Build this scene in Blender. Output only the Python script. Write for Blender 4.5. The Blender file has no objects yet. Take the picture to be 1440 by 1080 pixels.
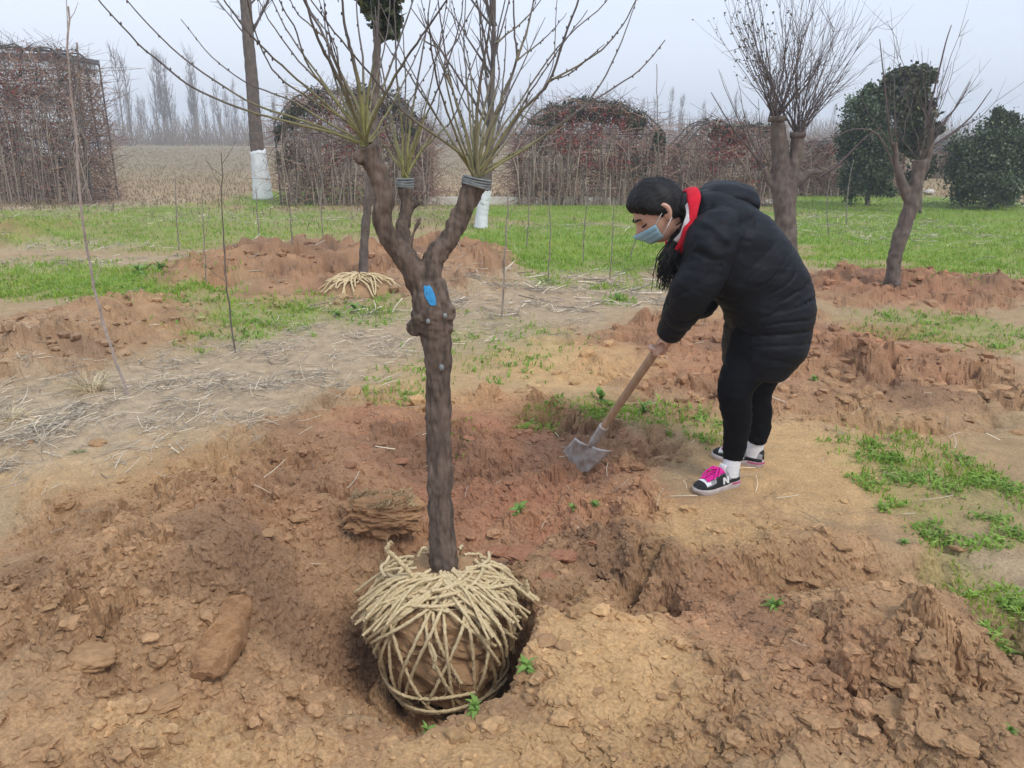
import bpy, math, random
import numpy as np
from mathutils import Vector
random.seed(7); RNG = np.random.default_rng(7)
R = math.radians
SC = bpy.context.scene; COL = SC.collection

# ------------------------------------------------------------------ camera
CAM_H, FPX, PITCH = 1.55, 1109.0, R(17.3)
cd = bpy.data.cameras.new('camera'); cam = bpy.data.objects.new('camera', cd); COL.objects.link(cam)
cam.location = (0, 0, CAM_H); cam.rotation_euler = (R(90) - PITCH, 0, 0)
cd.sensor_width = 36; cd.lens = FPX / 1440 * 36; cd.clip_start = 0.05; cd.clip_end = 3000
SC.camera = cam

# ------------------------------------------------------------------ overcast sky + weak soft sun
SUN_EL, SUN_AZ = R(52), R(-35)
wd = bpy.data.worlds.new('World'); SC.world = wd; wd.use_nodes = True
nt = wd.node_tree; bg = nt.nodes['Background']
sky = nt.nodes.new('ShaderNodeTexSky'); sky.sky_type = 'NISHITA'; sky.sun_disc = False
sky.sun_elevation = SUN_EL; sky.sun_rotation = SUN_AZ; sky.air_density = 1.0; sky.dust_density = 5.0; sky.ozone_density = 1.5
tc = nt.nodes.new('ShaderNodeTexCoord')
sepw = nt.nodes.new('ShaderNodeSeparateXYZ'); nt.links.new(tc.outputs['Generated'], sepw.inputs[0])
rampw = nt.nodes.new('ShaderNodeValToRGB'); nt.links.new(sepw.outputs['Z'], rampw.inputs[0])
rampw.color_ramp.elements[0].position = 0.0; rampw.color_ramp.elements[0].color = (6.6, 7.1, 8.0, 1)
rampw.color_ramp.elements[1].position = 0.55; rampw.color_ramp.elements[1].color = (5.3, 6.8, 8.8, 1)
nzw = nt.nodes.new('ShaderNodeTexNoise'); nzw.inputs['Scale'].default_value = 1.6; nzw.inputs['Detail'].default_value = 3
nt.links.new(tc.outputs['Generated'], nzw.inputs['Vector'])
mixc = nt.nodes.new('ShaderNodeMix'); mixc.data_type = 'RGBA'; mixc.blend_type = 'MIX'
mapr = nt.nodes.new('ShaderNodeMapRange'); nt.links.new(nzw.outputs['Fac'], mapr.inputs['Value'])
mapr.inputs['From Min'].default_value = .3; mapr.inputs['From Max'].default_value = .7
mapr.inputs['To Min'].default_value = .0; mapr.inputs['To Max'].default_value = .45
nt.links.new(mapr.outputs[0], mixc.inputs['Factor'])
nt.links.new(rampw.outputs[0], mixc.inputs[6]); mixc.inputs[7].default_value = (6.3, 6.75, 8.1, 1)
mixs = nt.nodes.new('ShaderNodeMix'); mixs.data_type = 'RGBA'; mixs.inputs['Factor'].default_value = .88
nt.links.new(sky.outputs[0], mixs.inputs[6]); nt.links.new(mixc.outputs[2], mixs.inputs[7])
nt.links.new(mixs.outputs[2], bg.inputs['Color']); bg.inputs['Strength'].default_value = 0.1
sl = bpy.data.lights.new('sun', 'SUN'); sl.energy = 1.5; sl.angle = R(16); sl.color = (1, .96, .9)
sun = bpy.data.objects.new('sun', sl); COL.objects.link(sun)
sun.rotation_euler = (R(90) - SUN_EL, 0, R(180) - SUN_AZ + R(180)); sun.location = (0, 0, 30)
vs = SC.view_settings; vs.view_transform = 'Standard'; vs.look = 'None'; vs.gamma = 1; vs.use_curve_mapping = False
vs.exposure = 0.57
SC.cycles.max_bounces = 6; SC.cycles.volume_bounces = 0

# ------------------------------------------------------------------ photo pixel -> world
CP, SP = math.cos(PITCH), math.sin(PITCH)
def ray(px, py):
    u = (px - 720) / FPX; v = -(py - 540) / FPX
    return np.array([u, CP + v * SP, -SP + v * CP])
def W(px, py, Y):
    d = ray(px, py); return np.array([0, 0, CAM_H]) + d * (Y / d[1])
def G(px, py, z=0.0):
    d = ray(px, py); return np.array([0, 0, CAM_H]) + d * ((z - CAM_H) / d[2])
def PXM(px, py, Y):                       # pixels per metre at that point
    p = W(px, py, Y); return FPX / (p[1] * CP + (CAM_H - p[2]) * SP)

# ------------------------------------------------------------------ noise
def h2(ix, iy, s):
    with np.errstate(over='ignore'):
        a = (ix.astype(np.int64) * 374761393 + iy.astype(np.int64) * 668265263 + s * 1442695041) & 0xffffffff
        a = ((a ^ (a >> 13)) * 1274126177) & 0xffffffff
        a = ((a ^ (a >> 16)) * 2246822519) & 0xffffffff
        return ((a ^ (a >> 15)) & 0xffffff) / float(0x1000000)
def perlin(x, y, s=0):
    ix = np.floor(x); iy = np.floor(y); fx = x - ix; fy = y - iy
    u = fx * fx * fx * (fx * (fx * 6 - 15) + 10); v = fy * fy * fy * (fy * (fy * 6 - 15) + 10)
    def g(dx, dy):
        a = h2(ix + dx, iy + dy, s) * 6.28318; return np.cos(a) * (fx - dx) + np.sin(a) * (fy - dy)
    a = g(0, 0); b = g(1, 0); c = g(0, 1); d = g(1, 1)
    return ((a + (b - a) * u) + ((c + (d - c) * u) - (a + (b - a) * u)) * v) * 1.5
def fbm(x, y, sc, o, s=0):
    t = 0; a = 1; n = 0; f = 1 / sc
    for i in range(o):
        t = t + a * perlin(x * f + 17.3 * i, y * f - 9.1 * i, s + i); n += a; a *= .5; f *= 2.03
    return t / n
def billow(x, y, sc, o, s=0):
    t = 0; a = 1; n = 0; f = 1 / sc
    for i in range(o):
        t = t + a * np.abs(perlin(x * f + 7.3 * i, y * f - 3.1 * i, s + i)); n += a; a *= .55; f *= 2.1
    return t / n
def cells(x, y, c, s):
    u = x / c; v = y / c; iu = np.floor(u); iv = np.floor(v)
    f1 = np.full(x.shape, 9.); f2 = np.full(x.shape, 9.); r = np.zeros(x.shape); t = np.zeros(x.shape); r2 = np.zeros(x.shape)
    for dx in (-1, 0, 1):
        for dy in (-1, 0, 1):
            cx = iu + dx; cy = iv + dy
            ox = cx + h2(cx, cy, s) - u; oy = cy + h2(cx, cy, s + 1) - v
            d = np.sqrt(ox * ox + oy * oy); m = d < f1
            f2 = np.where(m, f1, np.minimum(f2, d)); f1 = np.where(m, d, f1)
            a = h2(cx, cy, s + 2) * 6.28318
            t = np.where(m, -(ox * np.cos(a) + oy * np.sin(a)), t)
            r = np.where(m, h2(cx, cy, s + 3), r); r2 = np.where(m, h2(cx, cy, s + 4), r2)
    return f1, f2 - f1, r, t, r2
def sst(a, b, x):
    t = np.clip((x - a) / (b - a), 0, 1); return t * t * (3 - 2 * t)

# ------------------------------------------------------------------ ground layout (places read off the photograph, all on the ground plane)
def E(px, py, rpx, rpy):
    a = G(px, py + rpy); b = G(px, max(py - rpy, 203)); c = G(px, py)
    return (c[0], (a[1] + b[1]) / 2, rpx / PXM(px, py, c[1]), (b[1] - a[1]) / 2)
def ellw(x, y, e, soft=.35, warp=.35, s=3):
    cx, cy, rx, ry = e
    q = ((x - cx) / rx) ** 2 + ((y - cy) / ry) ** 2
    out = np.zeros(x.shape); lim = 1 + soft + warp; i = np.nonzero(q < lim * lim)[0]
    if len(i) == 0: return out
    q = np.sqrt(q[i])
    if warp:
        k = max(.12, .35 * min(rx, ry)); q = q + warp * fbm(x[i], y[i], k, 3, s)
    out[i] = 1 - sst(1 - soft, 1 + soft, q); return out
def gauss(x, y, cx, cy, rx, ry, rot=0):
    c, s_ = math.cos(rot), math.sin(rot); dx = x - cx; dy = y - cy
    return np.exp(-((dx * c + dy * s_) / rx) ** 2 - ((-dx * s_ + dy * c) / ry) ** 2)
BALL = np.array([-.245, 2.47])
# dug soil: (pixel ellipse, mound height)
MOUNDS = [((70, 490, 170, 60), .20), ((330, 388, 110, 32), .20), ((480, 390, 220, 38), .26), ((640, 390, 85, 34), .24),
          ((15, 338, 55, 18), .3), ((1290, 410, 190, 26), .16), ((1150, 520, 320, 70), .06), ((1000, 480, 150, 60), .05)]
SOIL = [((70, 490, 175, 58), 0), ((330, 385, 105, 34), 0), ((490, 388, 225, 42), 0), ((640, 385, 80, 38), 0), ((15, 340, 45, 18), 0), ((1290, 412, 180, 26), 1),
        ((1120, 525, 330, 78), 1), ((620, 640, 320, 90), 1), ((230, 900, 420, 280), 0), ((1000, 900, 420, 220), 0),
        ((1260, 960, 260, 170), 0), ((430, 700, 250, 100), 0), ((720, 1050, 400, 100), 0)]
RED = [((700, 650, 190, 85), .95), ((430, 680, 120, 90), .4), ((980, 510, 150, 60), .6), ((880, 690, 90, 50), .6), ((1290, 412, 180, 26), .8), ((1200, 500, 170, 45), .6), ((560, 600, 100, 45), .7),
       ((330, 385, 130, 40), .35), ((500, 385, 210, 40), .4), ((1020, 860, 90, 70), .4), ((1160, 960, 90, 60), .35)]
TAN = [((800, 520, 110, 38), .9), ((640, 545, 130, 40), .5), ((1130, 660, 120, 75), .95), ((1010, 745, 110, 40), .8), ((860, 960, 120, 85), .9), ((760, 1060, 230, 50), .7),
       ((180, 660, 180, 45), .5), ((1230, 620, 120, 40), .4), ((280, 1060, 200, 40), .5)]
GRASS = [((250, 322, 300, 26), .62), ((800, 350, 200, 38), 1.), ((790, 300, 190, 14), .9), ((430, 278, 90, 16), 1.), ((1330, 350, 260, 52), 1.), ((1180, 285, 200, 15), .95), ((1420, 320, 200, 50), 1.), ((1700, 340, 200, 60), 1.),
         ((130, 400, 210, 20), .9), ((230, 422, 90, 30), .95), ((350, 455, 100, 32), .9), ((60, 380, 100, 14), .6), ((520, 445, 60, 16), .6), ((-150, 340, 200, 50), .6),
         ((1340, 470, 110, 26), .75), ((1275, 690, 60, 75), .7), ((1395, 700, 50, 80), .8), ((1385, 830, 45, 70), .8), ((1470, 760, 60, 150), .6), ((1410, 900, 30, 40), .6),
         ((765, 585, 35, 14), .7), ((850, 575, 50, 16), .7), ((915, 590, 45, 18), .6), ((985, 600, 40, 22), .6), ((700, 490, 110, 40), .3), ((570, 540, 60, 28), .3), ((870, 425, 22, 8), .8),
         ((210, 300, 70, 12), .7), ((640, 610, 50, 14), .2)]
STRAW = [((130, 580, 190, 65), .9), ((330, 540, 160, 70), .8), ((470, 490, 130, 50), .75), ((700, 430, 160, 42), .7), ((850, 410, 110, 30), .7), ((1230, 320, 130, 22), .95), ((250, 370, 280, 10), .6),
         ((110, 345, 130, 8), .5), ((90, 290, 130, 14), .8), ((400, 305, 200, 10), .6), ((800, 320, 130, 6), .7), ((1420, 810, 60, 60), .5), ((1350, 286, 90, 10), .8), ((-120, 560, 200, 90), .8), ((560, 300, 80, 10), .5)]
for L in (SOIL, RED, TAN, GRASS, STRAW, MOUNDS):
    for i, (e, v) in enumerate(L): L[i] = (E(*e), v)
HOLLOW = [((300, 822, 26, 16), .10), ((30, 960, 70, 18), .09), ((175, 995, 26, 14), .07), ((190, 950, 14, 10), .05), ((375, 695, 22, 14), .06), ((455, 1000, 60, 20), .05), ((1210, 818, 130, 13), .13), ((1290, 800, 70, 14), .10), ((1000, 790, 40, 14), .05), ((1010, 968, 20, 8), .05),
          ((1070, 1062, 34, 10), .06), ((1140, 955, 16, 8), .05), ((1330, 1000, 16, 12), .06), ((860, 740, 16, 26), .06), ((90, 745, 24, 12), .06), ((440, 660, 40, 14), .05), ((700, 640, 40, 10), .05), ((1400, 590, 30, 10), .06), ((560, 600, 30, 10), .04), ((1250, 545, 20, 6), .05), ((240, 1000, 60, 12), .05), ((800, 860, 14, 34), .07)]
LUMP = [((330, 850, 40, 60), .10), ((120, 880, 70, 26), .06), ((225, 950, 50, 26), .07), ((80, 700, 60, 24), .06), ((1030, 800, 60, 20), .07), ((1150, 775, 90, 22), .07), ((1240, 860, 110, 24), .07), ((770, 880, 36, 30), .06), ((740, 930, 30, 30), .05), ((1300, 920, 70, 24), .05), ((250, 720, 60, 30), .05), ((420, 940, 40, 30), .06), ((560, 590, 60, 16), .05), ((780, 770, 40, 18), .05), ((900, 690, 40, 16), .04)]
for L in (HOLLOW, LUMP):
    for i, (e, v) in enumerate(L): L[i] = (E(*e), v)
P_FF, P_RF = G(1012, 690), G(1048, 655)

def masks(x, y):
    def mx(L, soft=.35, w=.45, s=3):
        m = np.zeros(x.shape)
        for i, (e, v) in enumerate(L): m = np.maximum(m, (v if v else 1.0) * ellw(x, y, e, soft, w, s + i))
        return m
    soil = np.zeros(x.shape)
    for i, (e, v) in enumerate(SOIL): soil = np.maximum(soil, ellw(x, y, e, .25, .4, 40 + i))
    red = mx(RED, .5, .5, 60); tan = mx(TAN, .45, .5, 80); gr = mx(GRASS, .35, .6, 100); st = mx(STRAW, .45, .5, 130)
    for e in SOIL[:4]: gr = gr * (1 - .85 * ellw(x, y, e[0], .2, .4, 41))
    gr = gr * (1 - .9 * np.maximum(ellw(x, y, SOIL[5][0], .2, .3, 45), .8 * ellw(x, y, SOIL[7][0], .2, .3, 47) * (y < 4.2)))
    st = st * (1 - .7 * soil)
    return soil, red, tan, gr, st

def macro(x, y):
    z = .05 * fbm(x, y, 9., 2, 5) * sst(5, 12, y) + .02 * fbm(x, y, 1.6, 2, 6)
    for e, h in MOUNDS:
        q = ((x - e[0]) / e[2]) ** 2 + ((y - e[1]) / e[3]) ** 2
        z = z + h * np.exp(-q * 1.3) * (1 + .5 * fbm(x, y, .5, 3, 9))
    # heap of dug soil on the left and its ridge
    z = z + .22 * gauss(x, y, -1.10, 2.50, .36, .50, .35) + .13 * gauss(x, y, -1.7, 2.2, .5, .6) + .07 * gauss(x, y, -.75, 3.5, .35, .4) + .07 * gauss(x, y, -1.25, 1.6, .4, .3)
    # right hand bank, its ridges and the furrow
    z = z + .09 * gauss(x, y, .60, 2.72, .22, .16) + .06 * gauss(x, y, .22, 2.15, .14, .35, -.35) + .10 * gauss(x, y, 1.15, 2.12, .42, .22, .25) - .10 * gauss(x, y, 1.0, 2.60, .5, .07, .18) + .05 * gauss(x, y, 1.25, 1.75, .4, .3) + .03 * gauss(x, y, .45, 2.0, .35, .3)
    z = z - .10 * gauss(x, y, 1.55, 2.55, .3, .06, .2)
    for L, sg in ((HOLLOW, -1), (LUMP, 1)):
        for e, h in L:
            q = ((x - e[0]) / e[2]) ** 2 + ((y - e[1]) / e[3]) ** 2; i = np.nonzero(q < 5)[0]
            if len(i): z[i] += sg * h * np.exp(-(q[i] * (1 + .5 * fbm(x[i], y[i], .08, 2, 19))) * 1.1)
    # planting pit
    wq = .16 * fbm(x, y, .25, 4, 21)
    lf = sst(-.2, -.45, x); q = np.sqrt(((x + .30) / (.385 + .10 * lf)) ** 2 + ((y - 2.34) / .50) ** 2) + wq
    z = z - (.33 - .06 * lf) * (1 - sst(.72 - .5 * lf, 1.06 + .25 * lf, q))
    q = np.sqrt(((x + .48) / .62) ** 2 + ((y - 2.6) / .6) ** 2) + wq
    z = z - .10 * (1 - sst(.35, 1.2, q))
    q = np.sqrt(((x + .12) / .75) ** 2 + ((y - 3.35) / .75) ** 2) + wq
    z = z - .15 * (1 - sst(.35, 1.15, q))
    return z
def far_up(x, y): return 0.9 * sst(30, 110, y)
def H(x, y, fine=True, m=None):
    x = np.atleast_1d(np.asarray(x, float)); y = np.atleast_1d(np.asarray(y, float))
    r2_ = (np.abs(y) < 16) & (np.abs(x) < 16)
    z = macro(x, y) + far_up(x, y); i = np.nonzero(r2_)[0]
    if len(i): z[i] = Hnear(x[i], y[i], z[i], masks(x[i], y[i]) if m is None else [q[i] for q in m], fine)
    return z
def Hnear(x, y, z, m, fine):
    soil, red, tan, gr, st = m
    rough = soil * (1 - .72 * tan * (1 - .5 * (red > .5)))
    rough = rough + .10
    var = .35 + .95 * sst(-.3, .4, fbm(x, y, .55, 3, 31))
    wx = x + .05 * fbm(x, y, .16, 3, 33); wy = y + .05 * fbm(x, y, .16, 3, 34)
    near = 1 - sst(9, 16, y)
    f1, ed, r, t, r2 = cells(wx, wy, .30, 200)
    k = (.045 * (r - .5) + .075 * t * (r2 - .2)) * sst(0, .3, ed)
    f1, ed, r, t, r2 = cells(wx + 3, wy, .13, 210)
    k = k + ((r2 > .62) * .040 * (.3 + r) * np.clip(1 - (f1 / .62) ** 2, 0, 1) ** .7 + .030 * t * (r2 - .3))
    if fine:
        f1, ed, r, t, r2 = cells(wx, wy + 5, .060, 220)
        k = k + (r2 > .7) * .015 * (.3 + r) * np.clip(1 - (f1 / .6) ** 2, 0, 1) ** .6 + .008 * t
        f1, ed, r, t, r2 = cells(wx + 7, wy + 5, .028, 230)
        k = k + ((r2 > .65) * .007 * (.3 + r) * np.clip(1 - (f1 / .6) ** 2, 0, 1) + .004 * t) * (1 - sst(4, 7, y))
        k = k + .008 * fbm(x, y, .05, 3, 36) + .060 * (billow(wx, wy, .13, 4, 38) - .3)
    k = k + .12 * fbm(x, y, .4, 3, 35) + .10 * fbm(x, y, .95, 2, 48) - .085 * np.clip(1 - np.abs(fbm(x, y, .5, 3, 39)) * 7, 0, 1) * sst(-.1, .25, fbm(x, y, .9, 2, 44))
    foot = np.zeros(x.shape)
    for p in (P_FF, P_RF): foot = np.maximum(foot, np.exp(-((x - p[0]) ** 2 + (y - p[1]) ** 2) / .16 ** 2))
    z = z + rough * var * near * k * (1 - .9 * foot) + .006 * fbm(x, y, .12, 3, 37) * near
    z = z * (1 - foot) if True else z
    return z
def Hp(x, y): return float(H(np.array([x]), np.array([y]))[0])

C = lambda *a: np.array(a)
def colour(x, y, m=None):
    soil, red, tan, gr, st = m if m is not None else masks(x, y)
    n = fbm(x, y, .5, 4, 50)[:, None]; n2 = fbm(x, y, .09, 3, 51)[:, None]; nb = fbm(x, y, 2.5, 3, 52)[:, None]
    base = C(.36, .25, .14) + .05 * nb * C(1, 1, .8)
    farf = sst(20, 45, y)[:, None]
    base = base * (1 - farf) + farf * C(.27, .205, .125)
    c = base
    s = soil[:, None]; brown = C(.355, .212, .112) * (1 + .34 * n)
    c = c * (1 - s) + brown * s
    r = (red * np.clip(soil + .2, 0, 1))[:, None]; c = c * (1 - r) + r * C(.315, .150, .085) * (1 + .28 * n)
    mo = (soil * sst(.0, .4, fbm(x, y, .7, 4, 57)))[:, None] * .65; c = c * (1 - mo) + mo * C(.185, .105, .064)
    t = tan[:, None] * .85; c = c * (1 - t) + t * C(.52, .325, .155) * (1 + .1 * n)
    q = (st * .7)[:, None]; c = c * (1 - q) + q * C(.40, .31, .215) * (1 + .2 * n2)
    g = np.clip(gr * (1.0 + .9 * fbm(x, y, .7, 3, 53)), 0, 1)[:, None] * (.22 + .68 * sst(5, 9, y)[:, None])
    c = c * (1 - g) + g * C(.175, .27, .038) * (1 + .25 * n)
    return np.clip(c * (1 + .22 * n2), .02, .9)

# ------------------------------------------------------------------ mesh helpers
def mesh_np(name, V, F, cols=None, smooth=False):
    me = bpy.data.meshes.new(name); V = np.asarray(V, np.float32); F = np.asarray(F, np.int32)
    n = F.shape[1]
    me.vertices.add(len(V)); me.vertices.foreach_set('co', V.ravel())
    me.loops.add(F.size); me.loops.foreach_set('vertex_index', F.ravel())
    me.polygons.add(len(F)); me.polygons.foreach_set('loop_start', np.arange(len(F), dtype=np.int32) * n)
    me.polygons.foreach_set('loop_total', np.full(len(F), n, np.int32))
    me.polygons.foreach_set('use_smooth', np.full(len(F), smooth))
    me.update(calc_edges=True)
    if cols is not None:
        a = me.color_attributes.new('Col', 'FLOAT_COLOR', 'POINT')
        a.data.foreach_set('color', np.c_[cols, np.ones(len(cols))].astype(np.float32).ravel())
    return me
def obj(name, me, mat=None, parent=None, **k):
    o = bpy.data.objects.new(name, me); COL.objects.link(o)
    if mat is not None and me is not None and not me.materials: me.materials.append(mat)
    if parent is not None: o.parent = parent
    for a, b in k.items(): o[a] = b
    return o
def thing(name, loc, label, cat, group=None):
    o = bpy.data.objects.new(name, None); COL.objects.link(o); o.location = loc; o.empty_display_size = .1
    o['label'] = label; o['category'] = cat
    if group: o['group'] = group
    return o
def tubes(P, Rr, sides=5, cap=True):
    """P (n,k,3) centre lines, Rr (n,k) radii -> verts, quads"""
    P = np.asarray(P, float); Rr = np.asarray(Rr, float); n, k, _ = P.shape
    T = np.gradient(P, axis=1); T /= np.linalg.norm(T, axis=2, keepdims=True) + 1e-9
    ref = np.where(np.abs(T[:, :1, 2:3]) > .9, np.array([1., 0, 0]), np.array([0, 0, 1.])) * np.ones_like(T)
    A = np.cross(T, ref); A /= np.linalg.norm(A, axis=2, keepdims=True) + 1e-9
    B = np.cross(T, A)
    th = np.arange(sides) / sides * 2 * math.pi
    V = P[:, :, None, :] + Rr[:, :, None, None] * (np.cos(th)[None, None, :, None] * A[:, :, None, :] + np.sin(th)[None, None, :, None] * B[:, :, None, :])
    i = np.arange(n)[:, None, None] * k * sides + np.arange(k - 1)[None, :, None] * sides
    j = np.arange(sides)[None, None, :]; j2 = (j + 1) % sides
    F = np.stack([i + j, i + j2, i + sides + j2, i + sides + j], -1).reshape(-1, 4)
    return V.reshape(-1, 3), F
def tube1(P, Rr, sides=8):
    P = np.asarray(P, float); Rr = np.broadcast_to(np.asarray(Rr, float), (len(P),))
    return tubes(P[None], Rr[None], sides)
def resample(P, n, rad=None):
    """Catmull-Rom through P to n points (and radii)"""
    P = np.asarray(P, float)
    if rad is not None: P = np.c_[P, rad]
    Q = np.vstack([2 * P[0] - P[1], P, 2 * P[-1] - P[-2]])
    t = np.linspace(0, len(P) - 1 - 1e-6, n); i = t.astype(int); f = (t - i)[:, None]
    a, b, c, d = Q[i], Q[i + 1], Q[i + 2], Q[i + 3]
    o = .5 * (2 * b + (c - a) * f + (2 * a - 5 * b + 4 * c - d) * f ** 2 + (3 * b - a - 3 * c + d) * f ** 3)
    return (o[:, :-1], o[:, -1]) if rad is not None else o
class MB:
    def __init__(s): s.V = []; s.F = []; s.C = []; s.n = 0
    def add(s, V, F, c=None):
        V = np.asarray(V, float); F = np.asarray(F)
        if F.shape[1] == 3: F = np.c_[F, F[:, 2]]
        s.V.append(V); s.F.append(F + s.n); s.n += len(V)
        if c is not None: s.C.append(np.broadcast_to(np.asarray(c, float), (len(V), 3)))
        return s
    def mesh(s, name, off=(0, 0, 0), smooth=False):
        V = np.vstack(s.V) - np.asarray(off); F = np.vstack(s.F)
        me = bpy.data.meshes.new(name)
        tri = F[:, 2] == F[:, 3]
        tot = np.where(tri, 3, 4).astype(np.int32); start = np.r_[0, np.cumsum(tot)[:-1]].astype(np.int32)
        keep = np.ones(F.shape, bool); keep[tri, 3] = False
        idx = F[keep].astype(np.int32)
        me.vertices.add(len(V)); me.vertices.foreach_set('co', V.astype(np.float32).ravel())
        me.loops.add(len(idx)); me.loops.foreach_set('vertex_index', idx)
        me.polygons.add(len(F)); me.polygons.foreach_set('loop_start', start); me.polygons.foreach_set('loop_total', tot)
        me.polygons.foreach_set('use_smooth', np.full(len(F), smooth)); me.update(calc_edges=True)
        if s.C:
            a = me.color_attributes.new('Col', 'FLOAT_COLOR', 'POINT')
            a.data.foreach_set('color', np.c_[np.vstack(s.C), np.ones(len(V))].astype(np.float32).ravel())
        return me
def capfan(V, F, ring, rev=False):
    """close a ring of vertex indices with a centre vertex"""
    c = len(V); V = np.vstack([V, V[ring].mean(0)])
    r = np.asarray(ring); r2 = np.roll(r, -1)
    T = np.stack([r2, r, np.full(len(r), c), np.full(len(r), c)], 1) if not rev else np.stack([r, r2, np.full(len(r), c), np.full(len(r), c)], 1)
    return V, np.vstack([F, T])
def closed_tube(P, rad, sides=10):
    V, F = tube1(P, rad, sides); k = len(P)
    V, F = capfan(V, F, np.arange(sides)); V, F = capfan(V, F, np.arange(sides) + (k - 1) * sides, True)
    return V, F
def loft(cs, A, B, ra, rb, n=24, pw=1.0):
    """cs (k,3) centres; A,B (k,3) unit axes; radii"""
    th = np.arange(n) / n * 2 * math.pi; ct, s_ = np.cos(th), np.sin(th)
    ct = np.sign(ct) * np.abs(ct) ** pw; s_ = np.sign(s_) * np.abs(s_) ** pw
    V = cs[:, None] + (ra[:, None, None] * ct[None, :, None]) * A[:, None] + (rb[:, None, None] * s_[None, :, None]) * B[:, None]
    k = len(cs); i = np.arange(k - 1)[:, None] * n; j = np.arange(n)[None]; j2 = (j + 1) % n
    F = np.stack([i + j, i + j2, i + n + j2, i + n + j], -1).reshape(-1, 4); V = V.reshape(-1, 3)
    V, F = capfan(V, F, np.arange(n)); V, F = capfan(V, F, np.arange(n) + (k - 1) * n, True)
    return V, F
def ico(sub):
    import bmesh
    bm = bmesh.new(); bmesh.ops.create_icosphere(bm, subdivisions=sub, radius=1)
    V = np.array([v.co[:] for v in bm.verts]); F = np.array([[v.index for v in f.verts] for f in bm.faces]); bm.free()
    return V, F
ICO1, ICO2, ICO3, ICO4, ICO5 = ico(1), ico(2), ico(3), ico(4), ico(5)
def box(c, s, rot=0):
    V = np.array([[x, y, z] for z in (-.5, .5) for y in (-.5, .5) for x in (-.5, .5)]) * np.asarray(s)
    ca, sa = math.cos(rot), math.sin(rot); V = np.c_[V[:, 0] * ca - V[:, 1] * sa, V[:, 0] * sa + V[:, 1] * ca, V[:, 2]]
    F = np.array([[0, 2, 3, 1], [4, 5, 7, 6], [0, 1, 5, 4], [2, 6, 7, 3], [0, 4, 6, 2], [1, 3, 7, 5]])
    return V + np.asarray(c), F
def n3(V, sc, s=0):
    x, y, z = (np.asarray(V) / sc).T
    return (perlin(x + .3 * z, y + 1.7 * z, s) + perlin(y - z * .7, z + x * .4, s + 1) + perlin(z + 5.1, x - y * .6, s + 2)) / 1.7
def voxel(mb_or_mesh, name, size, smooth=6, fac=.5):
    me = mb_or_mesh.mesh(name) if isinstance(mb_or_mesh, MB) else mb_or_mesh
    o = bpy.data.objects.new('tmp', me); COL.objects.link(o)
    m = o.modifiers.new('r', 'REMESH'); m.mode = 'VOXEL'; m.voxel_size = size; m.use_smooth_shade = True
    if smooth: s = o.modifiers.new('s', 'SMOOTH'); s.iterations = smooth; s.factor = fac
    dg = bpy.context.evaluated_depsgraph_get(); out = bpy.data.meshes.new_from_object(o.evaluated_get(dg))
    bpy.data.objects.remove(o); out.name = name
    return out
def getV(me):
    a = np.empty(len(me.vertices) * 3, np.float32); me.vertices.foreach_get('co', a); return a.reshape(-1, 3).astype(float)
def getN(me):
    a = np.empty(len(me.vertices) * 3, np.float32); me.vertex_normals.foreach_get('vector', a); return a.reshape(-1, 3).astype(float)
def setV(me, V): me.vertices.foreach_set('co', np.asarray(V, np.float32).ravel()); me.update()

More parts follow.
